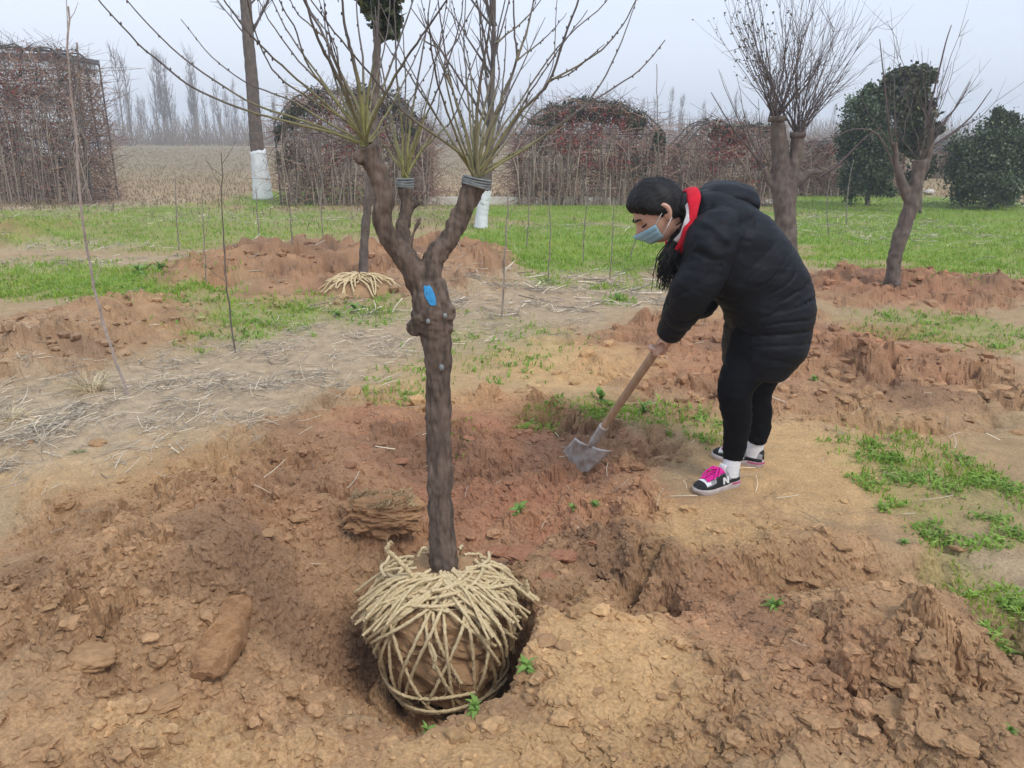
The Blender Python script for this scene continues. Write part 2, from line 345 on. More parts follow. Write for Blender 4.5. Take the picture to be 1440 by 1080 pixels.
# ------------------------------------------------------------------ materials
def mat(name, ca, cb=None, scale=20., rough=.8, bump=0., bscale=None, stretch=(1, 1, 1), spec=.3, detail=5, vcol=False, metal=0, fine=None, sheen=0, transl=0):
    m = bpy.data.materials.new(name); m.use_nodes = True; N = m.node_tree; b = N.nodes['Principled BSDF']; L = N.links
    b.inputs['Roughness'].default_value = rough; b.inputs['Specular IOR Level'].default_value = spec; b.inputs['Metallic'].default_value = metal
    if sheen: b.inputs['Sheen Weight'].default_value = sheen
    t = N.nodes.new('ShaderNodeTexCoord'); mp = N.nodes.new('ShaderNodeMapping'); mp.inputs['Scale'].default_value = stretch
    L.new(t.outputs['Object'], mp.inputs[0])
    nz = N.nodes.new('ShaderNodeTexNoise'); nz.inputs['Scale'].default_value = scale; nz.inputs['Detail'].default_value = detail; nz.inputs['Roughness'].default_value = .65
    L.new(mp.outputs[0], nz.inputs['Vector'])
    rp = N.nodes.new('ShaderNodeValToRGB'); rp.color_ramp.elements[0].position = .32; rp.color_ramp.elements[1].position = .68
    L.new(nz.outputs['Fac'], rp.inputs[0])
    if vcol:
        rp.color_ramp.elements[0].color = (.72, .72, .72, 1); rp.color_ramp.elements[1].color = (1.25, 1.22, 1.2, 1)
        at = N.nodes.new('ShaderNodeVertexColor'); at.layer_name = 'Col'
        mx = N.nodes.new('ShaderNodeMix'); mx.data_type = 'RGBA'; mx.blend_type = 'MULTIPLY'; mx.inputs['Factor'].default_value = 1
        L.new(at.outputs[0], mx.inputs[6]); L.new(rp.outputs[0], mx.inputs[7]); out = mx.outputs[2]
    else:
        cb = cb or tuple(c * .6 for c in ca)
        rp.color_ramp.elements[0].color = (*cb, 1); rp.color_ramp.elements[1].color = (*ca, 1); out = rp.outputs[0]
    L.new(out, b.inputs['Base Color'])
    if bump:
        n2 = N.nodes.new('ShaderNodeTexNoise'); n2.inputs['Scale'].default_value = bscale or scale * 2; n2.inputs['Detail'].default_value = 6; n2.inputs['Roughness'].default_value = .7
        L.new(mp.outputs[0], n2.inputs['Vector'])
        bp = N.nodes.new('ShaderNodeBump'); bp.inputs['Distance'].default_value = bump; bp.inputs['Strength'].default_value = 1
        L.new(n2.outputs['Fac'], bp.inputs['Height']); L.new(bp.outputs[0], b.inputs['Normal'])
    if transl:
        tr = N.nodes.new('ShaderNodeBsdfTranslucent'); L.new(out, tr.inputs[0]); ms = N.nodes.new('ShaderNodeMixShader'); ms.inputs[0].default_value = transl
        L.new(b.outputs[0], ms.inputs[1]); L.new(tr.outputs[0], ms.inputs[2]); L.new(ms.outputs[0], N.nodes['Material Output'].inputs[0])
    return m
M = dict(
    ground=mat('ground_soil', None, None, 90, .95, .006, 55, vcol=True, spec=.15),
    crumb=mat('soil_crumb', None, None, 60, .95, .003, 120, vcol=True, spec=.15),
    clod=mat('soil_clod', (.42, .25, .128), (.29, .165, .085), 3, .95, .0016, 16, spec=.1),
    clodr=mat('soil_clod_red', (.36, .175, .10), (.25, .115, .066), 3, .95, .0016, 16, spec=.1),
    grass=mat('grass', None, None, 8, .6, vcol=True, spec=.25, transl=.3),
    drygrass=mat('dry_grass', None, None, 8, .9, vcol=True, spec=.1, transl=.5),
    straw=mat('dry_straw', None, None, 8, .8, vcol=True, spec=.2),
    bark=mat('bark_main', (.185, .132, .100), (.060, .043, .034), 46, .9, .004, 70, (1, 1, .22)),
    bark2=mat('bark_back', (.19, .145, .118), (.085, .065, .054), 18, .9, .012, 26, (1, 1, .4)),
    shoot=mat('shoot_bark', None, None, 30, .7, vcol=True, spec=.3),
    twig=mat('twig', (.17, .13, .12), (.09, .068, .063), 6, .85),
    poplar=mat('poplar_bark', (.27, .225, .20), (.17, .14, .125), 6, .9),
    white=mat('limewash', (.82, .83, .84), (.62, .62, .62), 9, .9, .008, 30, (1, 1, .5)),
    tape=mat('wrap_tape', (.27, .28, .27), (.13, .14, .14), 40, .6, .002, 90),
    blue=mat('blue_paint', (.05, .32, .62), (.03, .2, .42), 60, .6),
    rope=mat('straw_rope', (.76, .61, .37), (.54, .39, .21), 120, .85, .004, 220, spec=.2),
    block=mat('soil_block', (.40, .225, .112), (.26, .138, .072), 12, .95, .006, 45, spec=.1),
    ball=mat('root_ball_soil', (.42, .26, .138), (.29, .17, .088), 12, .95, .008, 40, spec=.15),
    leafd=mat('leaf_dark', None, None, 5, .45, vcol=True, spec=.5, transl=.15),
    leafr=mat('leaf_dry', None, None, 5, .8, vcol=True, spec=.2, transl=.1),
    weed=mat('weed_leaf', (.26, .40, .09), (.14, .26, .05), 3, .55, transl=.3),
    rail=mat('trellis_metal', (.16, .15, .14), (.09, .08, .07), 10, .7),
    coat=mat('padded_coat', (.0075, .0085, .0125), (.0045, .005, .008), 30, .6, .0012, 160, spec=.2),
    tights=mat('black_leggings', (.005, .005, .0065), (.0035, .0035, .005), 60, .75, spec=.1),
    red=mat('red_lining', (.62, .012, .03), (.45, .008, .02), 30, .8, spec=.2),
    fleece=mat('white_fleece', (.78, .72, .70), (.6, .53, .52), 90, .95, .004, 150),
    skin=mat('skin', (.60, .36, .26), (.52, .29, .20), 14, .5, .0006, 200),
    hair=mat('hair', (.010, .007, .0065), (.004, .0035, .0035), 70, .5, .002, 120, spec=.25),
    brow=mat('brow', (.02, .014, .012), (.012, .01, .009), 50, .8),
    mask=mat('face_mask', (.33, .52, .60), (.26, .43, .52), 20, .8),
    loop=mat('mask_loop', (.8, .78, .76), (.7, .7, .68), 20, .8),
    sneak=mat('sneaker_grey', (.30, .30, .31), (.22, .22, .23), 60, .8),
    sneakb=mat('sneaker_black', (.022, .022, .024), (.014, .014, .015), 60, .8),
    sneakw=mat('sneaker_white', (.78, .78, .77), (.62, .61, .6), 40, .7),
    sole=mat('sneaker_sole', (.52, .45, .42), (.35, .28, .25), 30, .8),
    pink=mat('pink_lace', (.75, .02, .30), (.6, .015, .24), 60, .7),
    rose=mat('heel_pink', (.42, .09, .16), (.3, .06, .1), 30, .7),
    sock=mat('white_sock', (.75, .74, .74), (.62, .6, .6), 80, .95, .001, 160),
    wood=mat('ash_handle', (.44, .28, .165), (.30, .175, .10), 14, .6, .001, 60, (4, 4, .6)),
    steel=mat('worn_steel', (.55, .54, .53), (.28, .21, .16), 16, .5, .001, 50, metal=.45),
    wall=mat('pale_wall', (.74, .75, .76), (.66, .67, .68), 1.5, .9),
    roof=mat('dark_roof', (.10, .10, .11), (.07, .07, .08), 3, .9),
    stone=mat('pale_stone', (.66, .60, .52), (.48, .43, .37), 6, .9, .01, 14),
)

# ================================================================== GROUND
def build_ground():
    rows = np.concatenate([1.55 / np.tan(np.linspace(R(78), R(46), 14)[:-1]),
                           1.55 / np.tan(np.linspace(R(46), R(2.2), 560)), np.geomspace(44, 370, 22)])
    ph = np.concatenate([-np.geomspace(R(180), R(41), 26)[:-1], np.linspace(R(-41), R(41), 850), np.geomspace(R(41), R(180), 26)[1:]])
    D, PH = np.meshgrid(rows, ph, indexing='ij')
    x = (D * np.sin(PH)).ravel(); y = (D * np.cos(PH)).ravel()
    m = masks(x, y); z = H(x, y, m=m); c = colour(x, y, m)
    w = m[0] * (1 - sst(5, 8, y)) * .009; x0, y0 = x.copy(), y.copy(); sel = np.nonzero(w > 0)[0]; a_, b_, c_ = x0[sel], y0[sel], z[sel] * 1.6
    x[sel] += w[sel] * (perlin(b_ * 30 + 3, c_ * 30, 301) + .7 * perlin(b_ * 70, c_ * 70 + a_ * 20, 302)) * 1.3; y[sel] += w[sel] * (perlin(a_ * 30, c_ * 30 + 9, 303) + .7 * perlin(a_ * 70, c_ * 70 + b_ * 20, 304)) * 1.3
    nr, nc = D.shape; i = np.arange(nr - 1)[:, None] * nc; j = np.arange(nc - 1)[None]
    F = np.stack([i + j, i + nc + j, i + nc + j + 1, i + j + 1], -1).reshape(-1, 4)[:, ::-1]
    me = mesh_np('ground', np.c_[x, y, z], F, c, False)
    o = obj('ground', me, M['ground']); o['kind'] = 'structure'; o['label'] = 'bare brown and reddish dug earth with grassy patches'
build_ground()

def scatter(n, ylo, yhi, pw=1.0, hf=.72):
    """random ground points inside a wedge a little wider than the view"""
    u = RNG.random(n); y = ylo * (yhi / ylo) ** (u ** pw)
    x = (RNG.random(n) * 2 - 1) * (y * hf + .35)
    return x, y
# --- loose crumbs of soil (uncountable)
def crumbs():
    mb = MB()
    for n, base, lo, hi, y0, y1 in ((11000, ICO1, .003, .012, 1.25, 4.6), (1500, ICO2, .012, .032, 1.25, 6.0), (2600, ICO1, .02, .06, 4.5, 13)):
        x, y = scatter(int(n * 1.8), y0, y1)
        soil, red, tan, gr, st = masks(x, y)
        w = soil * (1 - .75 * tan) * (.12 + .88 * sst(-.1, .35, fbm(x, y, .4, 3, 61)))
        k = RNG.random(len(x)) < w; x, y = x[k][:n], y[k][:n]
        out = ((x + .245) ** 2 + (y - 2.47) ** 2 > .34 ** 2)
        for p in (P_FF, P_RF): out &= ((x - p[0]) ** 2 + (y - p[1]) ** 2 > .13 ** 2)
        x, y = x[out], y[out]; n2 = len(x); z = H(x, y)
        s = lo + (hi - lo) * RNG.random(n2) ** 2.2
        V, F = base; nv = len(V)
        D = 1 + .32 * (RNG.random((n2, nv)) - .5) * 2
        sc = s[:, None] * np.stack([.7 + .6 * RNG.random(n2), .7 + .6 * RNG.random(n2), .45 + .4 * RNG.random(n2)], 1)
        a = RNG.random(n2) * 6.28
        P = V[None] * D[:, :, None] * sc[:, None, :]
        P = np.stack([P[..., 0] * np.cos(a)[:, None] - P[..., 1] * np.sin(a)[:, None], P[..., 0] * np.sin(a)[:, None] + P[..., 1] * np.cos(a)[:, None], P[..., 2]], -1)
        P = P + np.stack([x, y, z + .15 * s], 1)[:, None]
        Fa = (F[None] + (np.arange(n2) * nv)[:, None, None]).reshape(-1, 3)
        c = colour(x, y) * (.85 + .4 * RNG.random((n2, 1)))
        mb.add(P.reshape(-1, 3), Fa, np.repeat(c, nv, 0))
    o = obj('soil_crumbs', mb.mesh('soil_crumbs'), M['crumb'], kind='stuff', label='small crumbs of brown soil strewn over the dug earth', category='soil')
crumbs()

# --- big clods that can be picked out
CLODM = []
def clod_mesh(seed, red):
    V, F = ICO4; V = V.copy(); rg = np.random.default_rng(seed)
    for _ in range(9):                                   # chop flat faces
        d = rg.normal(size=3); d /= np.linalg.norm(d); h = .55 + .3 * rg.random()
        q = V @ d; V = V - np.maximum(q - h, 0)[:, None] * d * .92
    V = V * (1 + .13 * n3(V, .5, seed) + .09 * n3(V, .2, seed + 5) + .05 * n3(V, .08, seed + 9))[:, None]
    me = mesh_np('soil_clod', V, F); me.materials.append(M['clodr' if red else 'clod']); return me
for s in range(10): CLODM.append(clod_mesh(s + 1, s >= 7))
BIG = [(122, 893, 48, 17), (222, 968, 46, 26), (290, 668, 22, 15), (92, 722, 18, 22), (138, 620, 14, 9), (1075, 1033, 22, 17), (1012, 990, 12, 9), (1140, 1008, 20, 14), (985, 995, 10, 7),
       (1260, 930, 17, 12), (1300, 905, 12, 9), (1362, 920, 26, 18), (1320, 1025, 32, 20), (1255, 1000, 30, 16), (1210, 965, 14, 9), (1398, 985, 20, 10), (1350, 1060, 26, 16), (1190, 880, 12, 8),
       (795, 905, 16, 10), (765, 895, 18, 16), (735, 940, 14, 14), (790, 775, 22, 20), (770, 800, 14, 8), (735, 770, 26, 18), (512, 628, 12, 9), (700, 760, 18, 14), (835, 760, 12, 8), (660, 630, 10, 7),
       (1188, 556, 13, 6), (1320, 545, 9, 4), (1430, 605, 12, 6), (45, 835, 14, 12), (18, 830, 12, 10), (70, 860, 12, 9), (400, 960, 22, 26), (440, 985, 22, 18), (350, 1030, 12, 8), (250, 1040, 14, 9), (210, 1058, 9, 6), (150, 1000, 12, 8),
       (690, 1025, 12, 8), (850, 1010, 10, 8), (920, 1035, 9, 7), (960, 960, 10, 6), (880, 1060, 9, 6), (840, 960, 11, 7), (930, 975, 9, 7), (375, 745, 14, 10), (420, 720, 16, 11), (340, 700, 12, 8), (455, 690, 14, 9), (490, 650, 12, 8),
       (930, 850, 9, 6), (1150, 770, 12, 8), (1120, 785, 14, 9), (1180, 790, 16, 10), (1085, 780, 12, 8), (1230, 770, 14, 9), (960, 645, 10, 5), (930, 640, 14, 6), (560, 610, 14, 8), (620, 660, 10, 7), (1245, 855, 10, 7), (1340, 800, 12, 8),
       (40, 620, 10, 6), (205, 700, 12, 8), (180, 760, 14, 9), (245, 740, 14, 10), (165, 925, 14, 9), (60, 1040, 12, 8), (25, 980, 14, 9)]
for i, (px, py, rx, ry) in enumerate(BIG):
    g = G(px, py + ry * .5); z = Hp(g[0], g[1]); g = G(px, py + ry * .5, z); g2 = Hp(g[0], g[1]); k = 1 / PXM(px, py, g[1])
    red = 480 < px < 900 and py < 830
    o = bpy.data.objects.new('soil_clod', CLODM[(7 + i % 3) if red else i % 7]); COL.objects.link(o)
    sx = rx * k; sz = max(.55 * ry * k, .35 * sx)
    o.location = (g[0], g[1], g2 + .15 * sz); o.scale = (sx, sx * random.uniform(.7, 1.1), sz); o.rotation_euler = (random.uniform(-.2, .2), random.uniform(-.2, .2), random.uniform(-.35, .35))
    o['category'] = 'clod'
    if rx >= 36 and px < 400: o['label'] = ['broad flat slab of dry soil on the dug heap', 'large rounded slab of brown soil with a dark hollow below it'][i]
    else:
        wh = ('reddish', 'inside the pit behind the root ball') if red else ('brown', 'on the dug heap across the pit from the woman') if px < 480 else ('brown', 'beyond the woman on the trodden soil') if py < 700 else ('brown', "on the bank at the woman's side of the pit")
        o['label'] = 'clod of ' + wh[0] + ' soil lying loose ' + wh[1]; o['group'] = wh[0] + ' soil clods ' + wh[1]
def slab():                                                # smooth spade-cut slab leaning on the heap
    g0 = G(276, 945)
    for _ in range(3): g0 = G(276, 945, Hp(g0[0], g0[1]))
    p1 = W(333, 832, g0[1] + .27); p0 = g0 + np.array([0, .03, -.035]); p1 = p1 + np.array([0, .03, -.03]); n = 60; P = resample([p0, (p0 + p1) / 2 + [.01, .01, -.01], p1], n); ax = (p1 - p0) / np.linalg.norm(p1 - p0); sd = np.cross(ax, [0, -1, .6]); sd /= np.linalg.norm(sd); nn = np.cross(ax, sd)
    V, F = loft(P, np.array([sd] * n), np.array([nn] * n), np.interp(np.arange(n), [0, 8, 35, 52, 59], [.035, .055, .05, .042, .02]), np.interp(np.arange(n), [0, 8, 35, 52, 59], [.03, .045, .05, .045, .02]), 64, .75)
    V = V + (.030 * n3(V, .09, 3) + .016 * n3(V, .035, 7) + .008 * n3(V, .012, 9))[:, None] * nn + (.012 * n3(V, .06, 13))[:, None] * sd
    o = obj('soil_clod', mesh_np('soil_clod', V - g0, F), M['block'], label='long smooth spade-cut slab of soil leaning on the dug heap', category='clod'); o.location = g0
slab()
# sod block behind the root ball with a pale grassy top
def sod():
    c = W(540, 750, 2.98); V, F = ICO5; V = np.sign(V) * np.abs(V) ** .7
    V = V * np.array([.15, .09, .075]) * (1 + .26 * n3(V, .5, 3) + .18 * n3(V, .2, 8) + .05 * n3(V, .09, 9) + .02 * n3(V, .04, 11))[:, None]
    z0 = Hp(c[0], c[1]); zc = z0 + .03
    t = thing('sod_block', (c[0], c[1], z0), 'square sod block with a pale dry top behind the roped root ball', 'sod')
    o = obj('block', mesh_np('sod', V, F), M['block'], t); o.location = (0, 0, zc - z0); o.rotation_euler = (.1, .05, .15)
    mb = MB(); n = 420; x = RNG.uniform(-.13, .13, n); y = RNG.uniform(-.07, .07, n); a = RNG.random(n) * 6.28; l = RNG.uniform(.01, .03, n)
    P = np.stack([np.c_[x, y, np.full(n, .068)], np.c_[x + np.cos(a) * l, y + np.sin(a) * l, np.full(n, .078)]], 1)
    V, F = tubes(P, np.full((n, 2), .0016), 3); mb.add(V, F, (.40, .28, .15)); q = obj('dry_turf', mb.mesh('dry_turf'), M['straw'], t, kind='stuff'); q.location = (0, 0, zc - z0); q.rotation_euler = (.1, .05, .15)
sod()

# ------------------------------------------------------------------ grass, weeds, litter (uncountable)
def blades(x, y, z, ln, wd, lean, cols, seg=2):
    n = len(x); a = RNG.random(n) * 6.28; d = np.c_[np.cos(a), np.sin(a), np.zeros(n)]; sd = np.c_[-np.sin(a), np.cos(a), np.zeros(n)]
    rot = RNG.random(n) * 6.28; sd = np.c_[np.cos(rot), np.sin(rot), np.zeros(n)]
    b = np.c_[x, y, z]; ln = ln[:, None]; lean = lean[:, None]; w = wd[:, None]; up = np.array([0, 0, 1.])
    m = b + ln * .55 * (up + d * lean * .5); t = b + ln * (up * (1 - .35 * lean) + d * lean)
    V = np.stack([b - sd * w * .6, b + sd * w * .6, m + sd * w, m - sd * w, t], 1).reshape(-1, 3)
    k = np.arange(n)[:, None] * 5
    F = np.vstack([np.c_[k, k + 1, k + 2, k + 3], np.c_[k + 3, k + 2, k + 4, k + 4]])
    return V, F, np.repeat(cols, 5, 0)
def grassy():
    mb = MB()
    for n, y0, y1, ln, w in ((70000, 7., 28., (.03, .09), .006), (34000, 3.4, 8., (.02, .065), .0035), (16000, 1.8, 4.2, (.015, .05), .003)):
        x, y = scatter(int(n * 2.6), y0, y1, 1.0, .78); soil, red, tan, gr, st = masks(x, y)
        v = gr * (.12 + .28 * sst(7, 9, y) + 1.1 * sst(-.2, .4, fbm(x, y, .45 if y0 < 8 else .8, 3, 71)))
        k = RNG.random(len(x)) < v; x, y = x[k][:n], y[k][:n]; m = len(x)
        tone = fbm(x, y, 1.5, 2, 72)[:, None] + .5 * (RNG.random((m, 1)) - .5)
        c = C(.245, .375, .04) + tone * C(.10, .06, .02) + (RNG.random((m, 1)) < .10) * C(.15, .03, .06)
        V, F, cc = blades(x, y, H(x, y) - .004, RNG.uniform(*ln, m), w * RNG.uniform(.6, 1.4, m), RNG.uniform(.2, 1.1, m), np.clip(c, .03, .7)); mb.add(V, F, cc)
    obj('grass', mb.mesh('grass'), M['grass'], kind='stuff', label='short bright green grass and weeds between the dug soil', category='grass')
    # broad little leaves of the weed patches on the near ground
    mb = MB()
    for n, y0, y1, s in ((30000, 1.8, 5., .017), (12000, 4.5, 9., .024)):
        x, y = scatter(n * 5, y0, y1); soil, red, tan, gr, st = masks(x, y)
        v = gr * sst(-.1, .4, fbm(x, y, .25, 3, 77)); k = RNG.random(len(x)) < v; x, y = x[k][:n], y[k][:n]; m = len(x)
        c = C(.25, .38, .07) + (RNG.random((m, 1)) - .5) * C(.14, .12, .05)
        V, F, cc = blades(x, y, H(x, y), RNG.uniform(.5, 1.6, m) * s * 1.8, s * .4 * RNG.uniform(.6, 1.2, m), RNG.uniform(.6, 1.5, m), np.clip(c, .03, .7)); mb.add(V, F, cc)
    obj('ground_weeds', mb.mesh('ground_weeds'), M['grass'], kind='stuff', label='low leafy weeds spreading over the bare ground', category='weeds')
grassy()
def litter():
    mb = MB()
    for n, y0, y1, ln, r in ((25000, 3., 9., (.03, .16), .0016), (10000, 7., 24., (.05, .25), .004), (700, 1.4, 4., (.02, .06), .0008)):
        x, y = scatter(n * 3, y0, y1, 1., .78); soil, red, tan, gr, st = masks(x, y)
        v = st * (.1 + sst(-.2, .4, fbm(x, y, .4, 3, 81))) + .005; k = RNG.random(len(x)) < v; x, y = x[k][:n], y[k][:n]; m = len(x)
        l = RNG.uniform(*ln, m); a = RNG.random(m) * 6.28; z = H(x, y); bend = RNG.uniform(-.4, .4, m)
        t = np.linspace(-.5, .5, 4)[None]; lift = RNG.random(m) ** 4 * .5
        X = x[:, None] + l[:, None] * (t * np.cos(a)[:, None] - bend[:, None] * t * t * np.sin(a)[:, None]); Y = y[:, None] + l[:, None] * (t * np.sin(a)[:, None] + bend[:, None] * t * t * np.cos(a)[:, None])
        Z = z[:, None] + r * 2 + .012 * RNG.random((m, 1)) + l[:, None] * lift[:, None] * (t + .5)
        V, F = tubes(np.stack([X, Y, Z], -1), np.full((m, 4), r) * RNG.uniform(.6, 1.5, (m, 1)), 3)
        g = RNG.random((m, 1)); c = C(.36, .30, .25) * (1 - g) + C(.74, .64, .48) * g; c = c * RNG.uniform(.4, 1.25, (m, 1)); mb.add(V, F, np.repeat(c, 12, 0))
    obj('dry_litter', mb.mesh('dry_litter'), M['straw'], kind='stuff', label='dead grey straw and dry grass strewn over the ground', category='straw')
litter()
# tufts of straw that stand out
def tuft(px, py, n, size, label, green=False):
    g = G(px, py); z = Hp(g[0], g[1]); g = G(px, py, z); z = Hp(g[0], g[1])
    a = RNG.random(n) * 6.28; l = RNG.uniform(.5, 1., n) * size; el = RNG.uniform(.1, 1.25, n); t = np.linspace(0, 1, 5)[None]
    hx = l * np.cos(el); hz = l * np.sin(el); r0 = RNG.random(n) * size * .25
    X = (r0[:, None] + hx[:, None] * t) * np.cos(a)[:, None]; Y = (r0[:, None] + hx[:, None] * t) * np.sin(a)[:, None]; Z = hz[:, None] * (t - .62 * t * t) * 1.3 - .01
    V, F = tubes(np.stack([X, Y, Z], -1), np.linspace(.0022, .0007, 5)[None] * np.ones((n, 1)) * (size / .2) ** .5, 3)
    c = np.repeat((C(.62, .52, .33) if not green else C(.2, .34, .06)) * RNG.uniform(.6, 1.15, (n, 1)), 15, 0)
    o = obj('straw_tuft' if not green else 'grass_tuft', MB().add(V, F, c).mesh('tuft'), M['straw' if not green else 'grass'], label=label, category='straw tuft' if not green else 'grass tuft'); o.location = (g[0], g[1], z)
tuft(128, 548, 110, .27, 'pale bleached straw tuft beside the thin leaning sapling')
tuft(15, 590, 60, .2, 'small grey straw tuft at the foot of the left soil mound')
tuft(110, 636, 60, .06, 'tiny bright green grass tuft among the grey straw', True)
tuft(590, 925, 1, .01, 'x') if False else None

# ------------------------------------------------------------------ leafy weed plants
def leaf_mesh():
    t = np.linspace(0, 1, 6); w = np.sin(np.pi * t ** .8) * .2 + .01; z = .5 * t - .75 * t ** 2
    V = np.vstack([np.c_[t, -w, z + .08 * w], np.c_[t, w * 0, z], np.c_[t, w, z + .08 * w]]); n = 6; F = []
    for i in range(n - 1): F += [[i, i + 1, n + i + 1, n + i], [n + i, n + i + 1, 2 * n + i + 1, 2 * n + i]]
    return mesh_np('leaf', V, F, smooth=True)
LEAF = leaf_mesh(); LEAF.materials.append(M['weed'])
WEEDS = [(730, 728, .085, 'wilted leafy green weed on the slope behind the root ball'), (806, 718, .05, 'small dark green weed below the shovel, left of its twin'), (836, 718, .05, 'small dark green weed below the shovel, right of its twin'),
         (1090, 855, .07, 'single upright green weed growing in the right furrow'), (742, 935, .075, 'bright green weed in the gap right of the root ball'), (668, 998, .06, 'pale green weed under the root ball front'), (600, 1026, .045, 'little weed at the front lip of the pit'),
         (705, 945, .05, 'thin pale weed between root ball and pit wall'), (1270, 765, .05, 'lone weed hanging at the end of the right grass patch'), (225, 385, .2, 'bright green weed clump on the grassy strip by the soil mound'), (195, 385, .2, 'smaller green weed clump beside the brighter one'),
         (500, 440, .16, 'green weed sprouting before the straw bundle'), (475, 445, .12, 'dark green weed left of the straw bundle sprout'), (870, 425, .14, 'dark green weed in the dry litter behind the shovel'), (1145, 535, .07, 'small weed behind the standing woman'), (845, 565, .12, 'green weed beside the shovel handle'), (905, 580, .10, 'green weed right of the shovel handle'), (1420, 1030, .04, 'tiny weed at the right front soil edge')]
for px, py, s, lab in WEEDS:
    g = G(px, py)
    for _ in range(3): g = G(px, py, Hp(g[0], g[1]))
    t = thing('weed_plant', (g[0], g[1], Hp(g[0], g[1]) - .004), lab, 'weed')
    for k in range(16):
        o = bpy.data.objects.new('leaf', LEAF); COL.objects.link(o); o.parent = t
        q = s * random.uniform(.3, .75); o.scale = (q, q * random.uniform(.7, 1.3), q); o.rotation_euler = (random.uniform(-.5, .5), random.uniform(-1.3, .1), k * 2.4 + random.uniform(-.4, .4))
        o.location = (0, 0, random.uniform(0, s * .35))

# ================================================================== MAIN TREE with its roped root ball
def limb(pts, n, rad, sides=12, seed=0, amp=.10):
    """pts world, rad metres -> knobbly closed tube"""
    P, r = resample(pts, n, rad); V, F = tube1(P, r, sides); k = n
    V = V.reshape(n, sides, 3); d = V - P[:, None]; nz = n3(V.reshape(-1, 3), .05, seed).reshape(n, sides) * amp + n3(V.reshape(-1, 3), .018, seed + 3).reshape(n, sides) * amp * .6
    V = (P[:, None] + d * (1 + nz)[..., None]).reshape(-1, 3)
    V, F = capfan(V, F, np.arange(sides)); V, F = capfan(V, F, np.arange(sides) + (n - 1) * sides, True)
    return V, F
TY = 2.50
PM = PXM(618, 500, TY)
BASE = W(622, 790, TY)
T = thing('transplanted_tree', (BASE[0], BASE[1], Hp(BASE[0], BASE[1])), 'bare pollarded tree with straw-roped root ball standing in the pit', 'tree')
TO = np.array(T.location)
def wl(lst, Y=TY): return np.array([W(p[0], p[1], Y + (p[2] if len(p) > 2 else 0)) for p in lst])
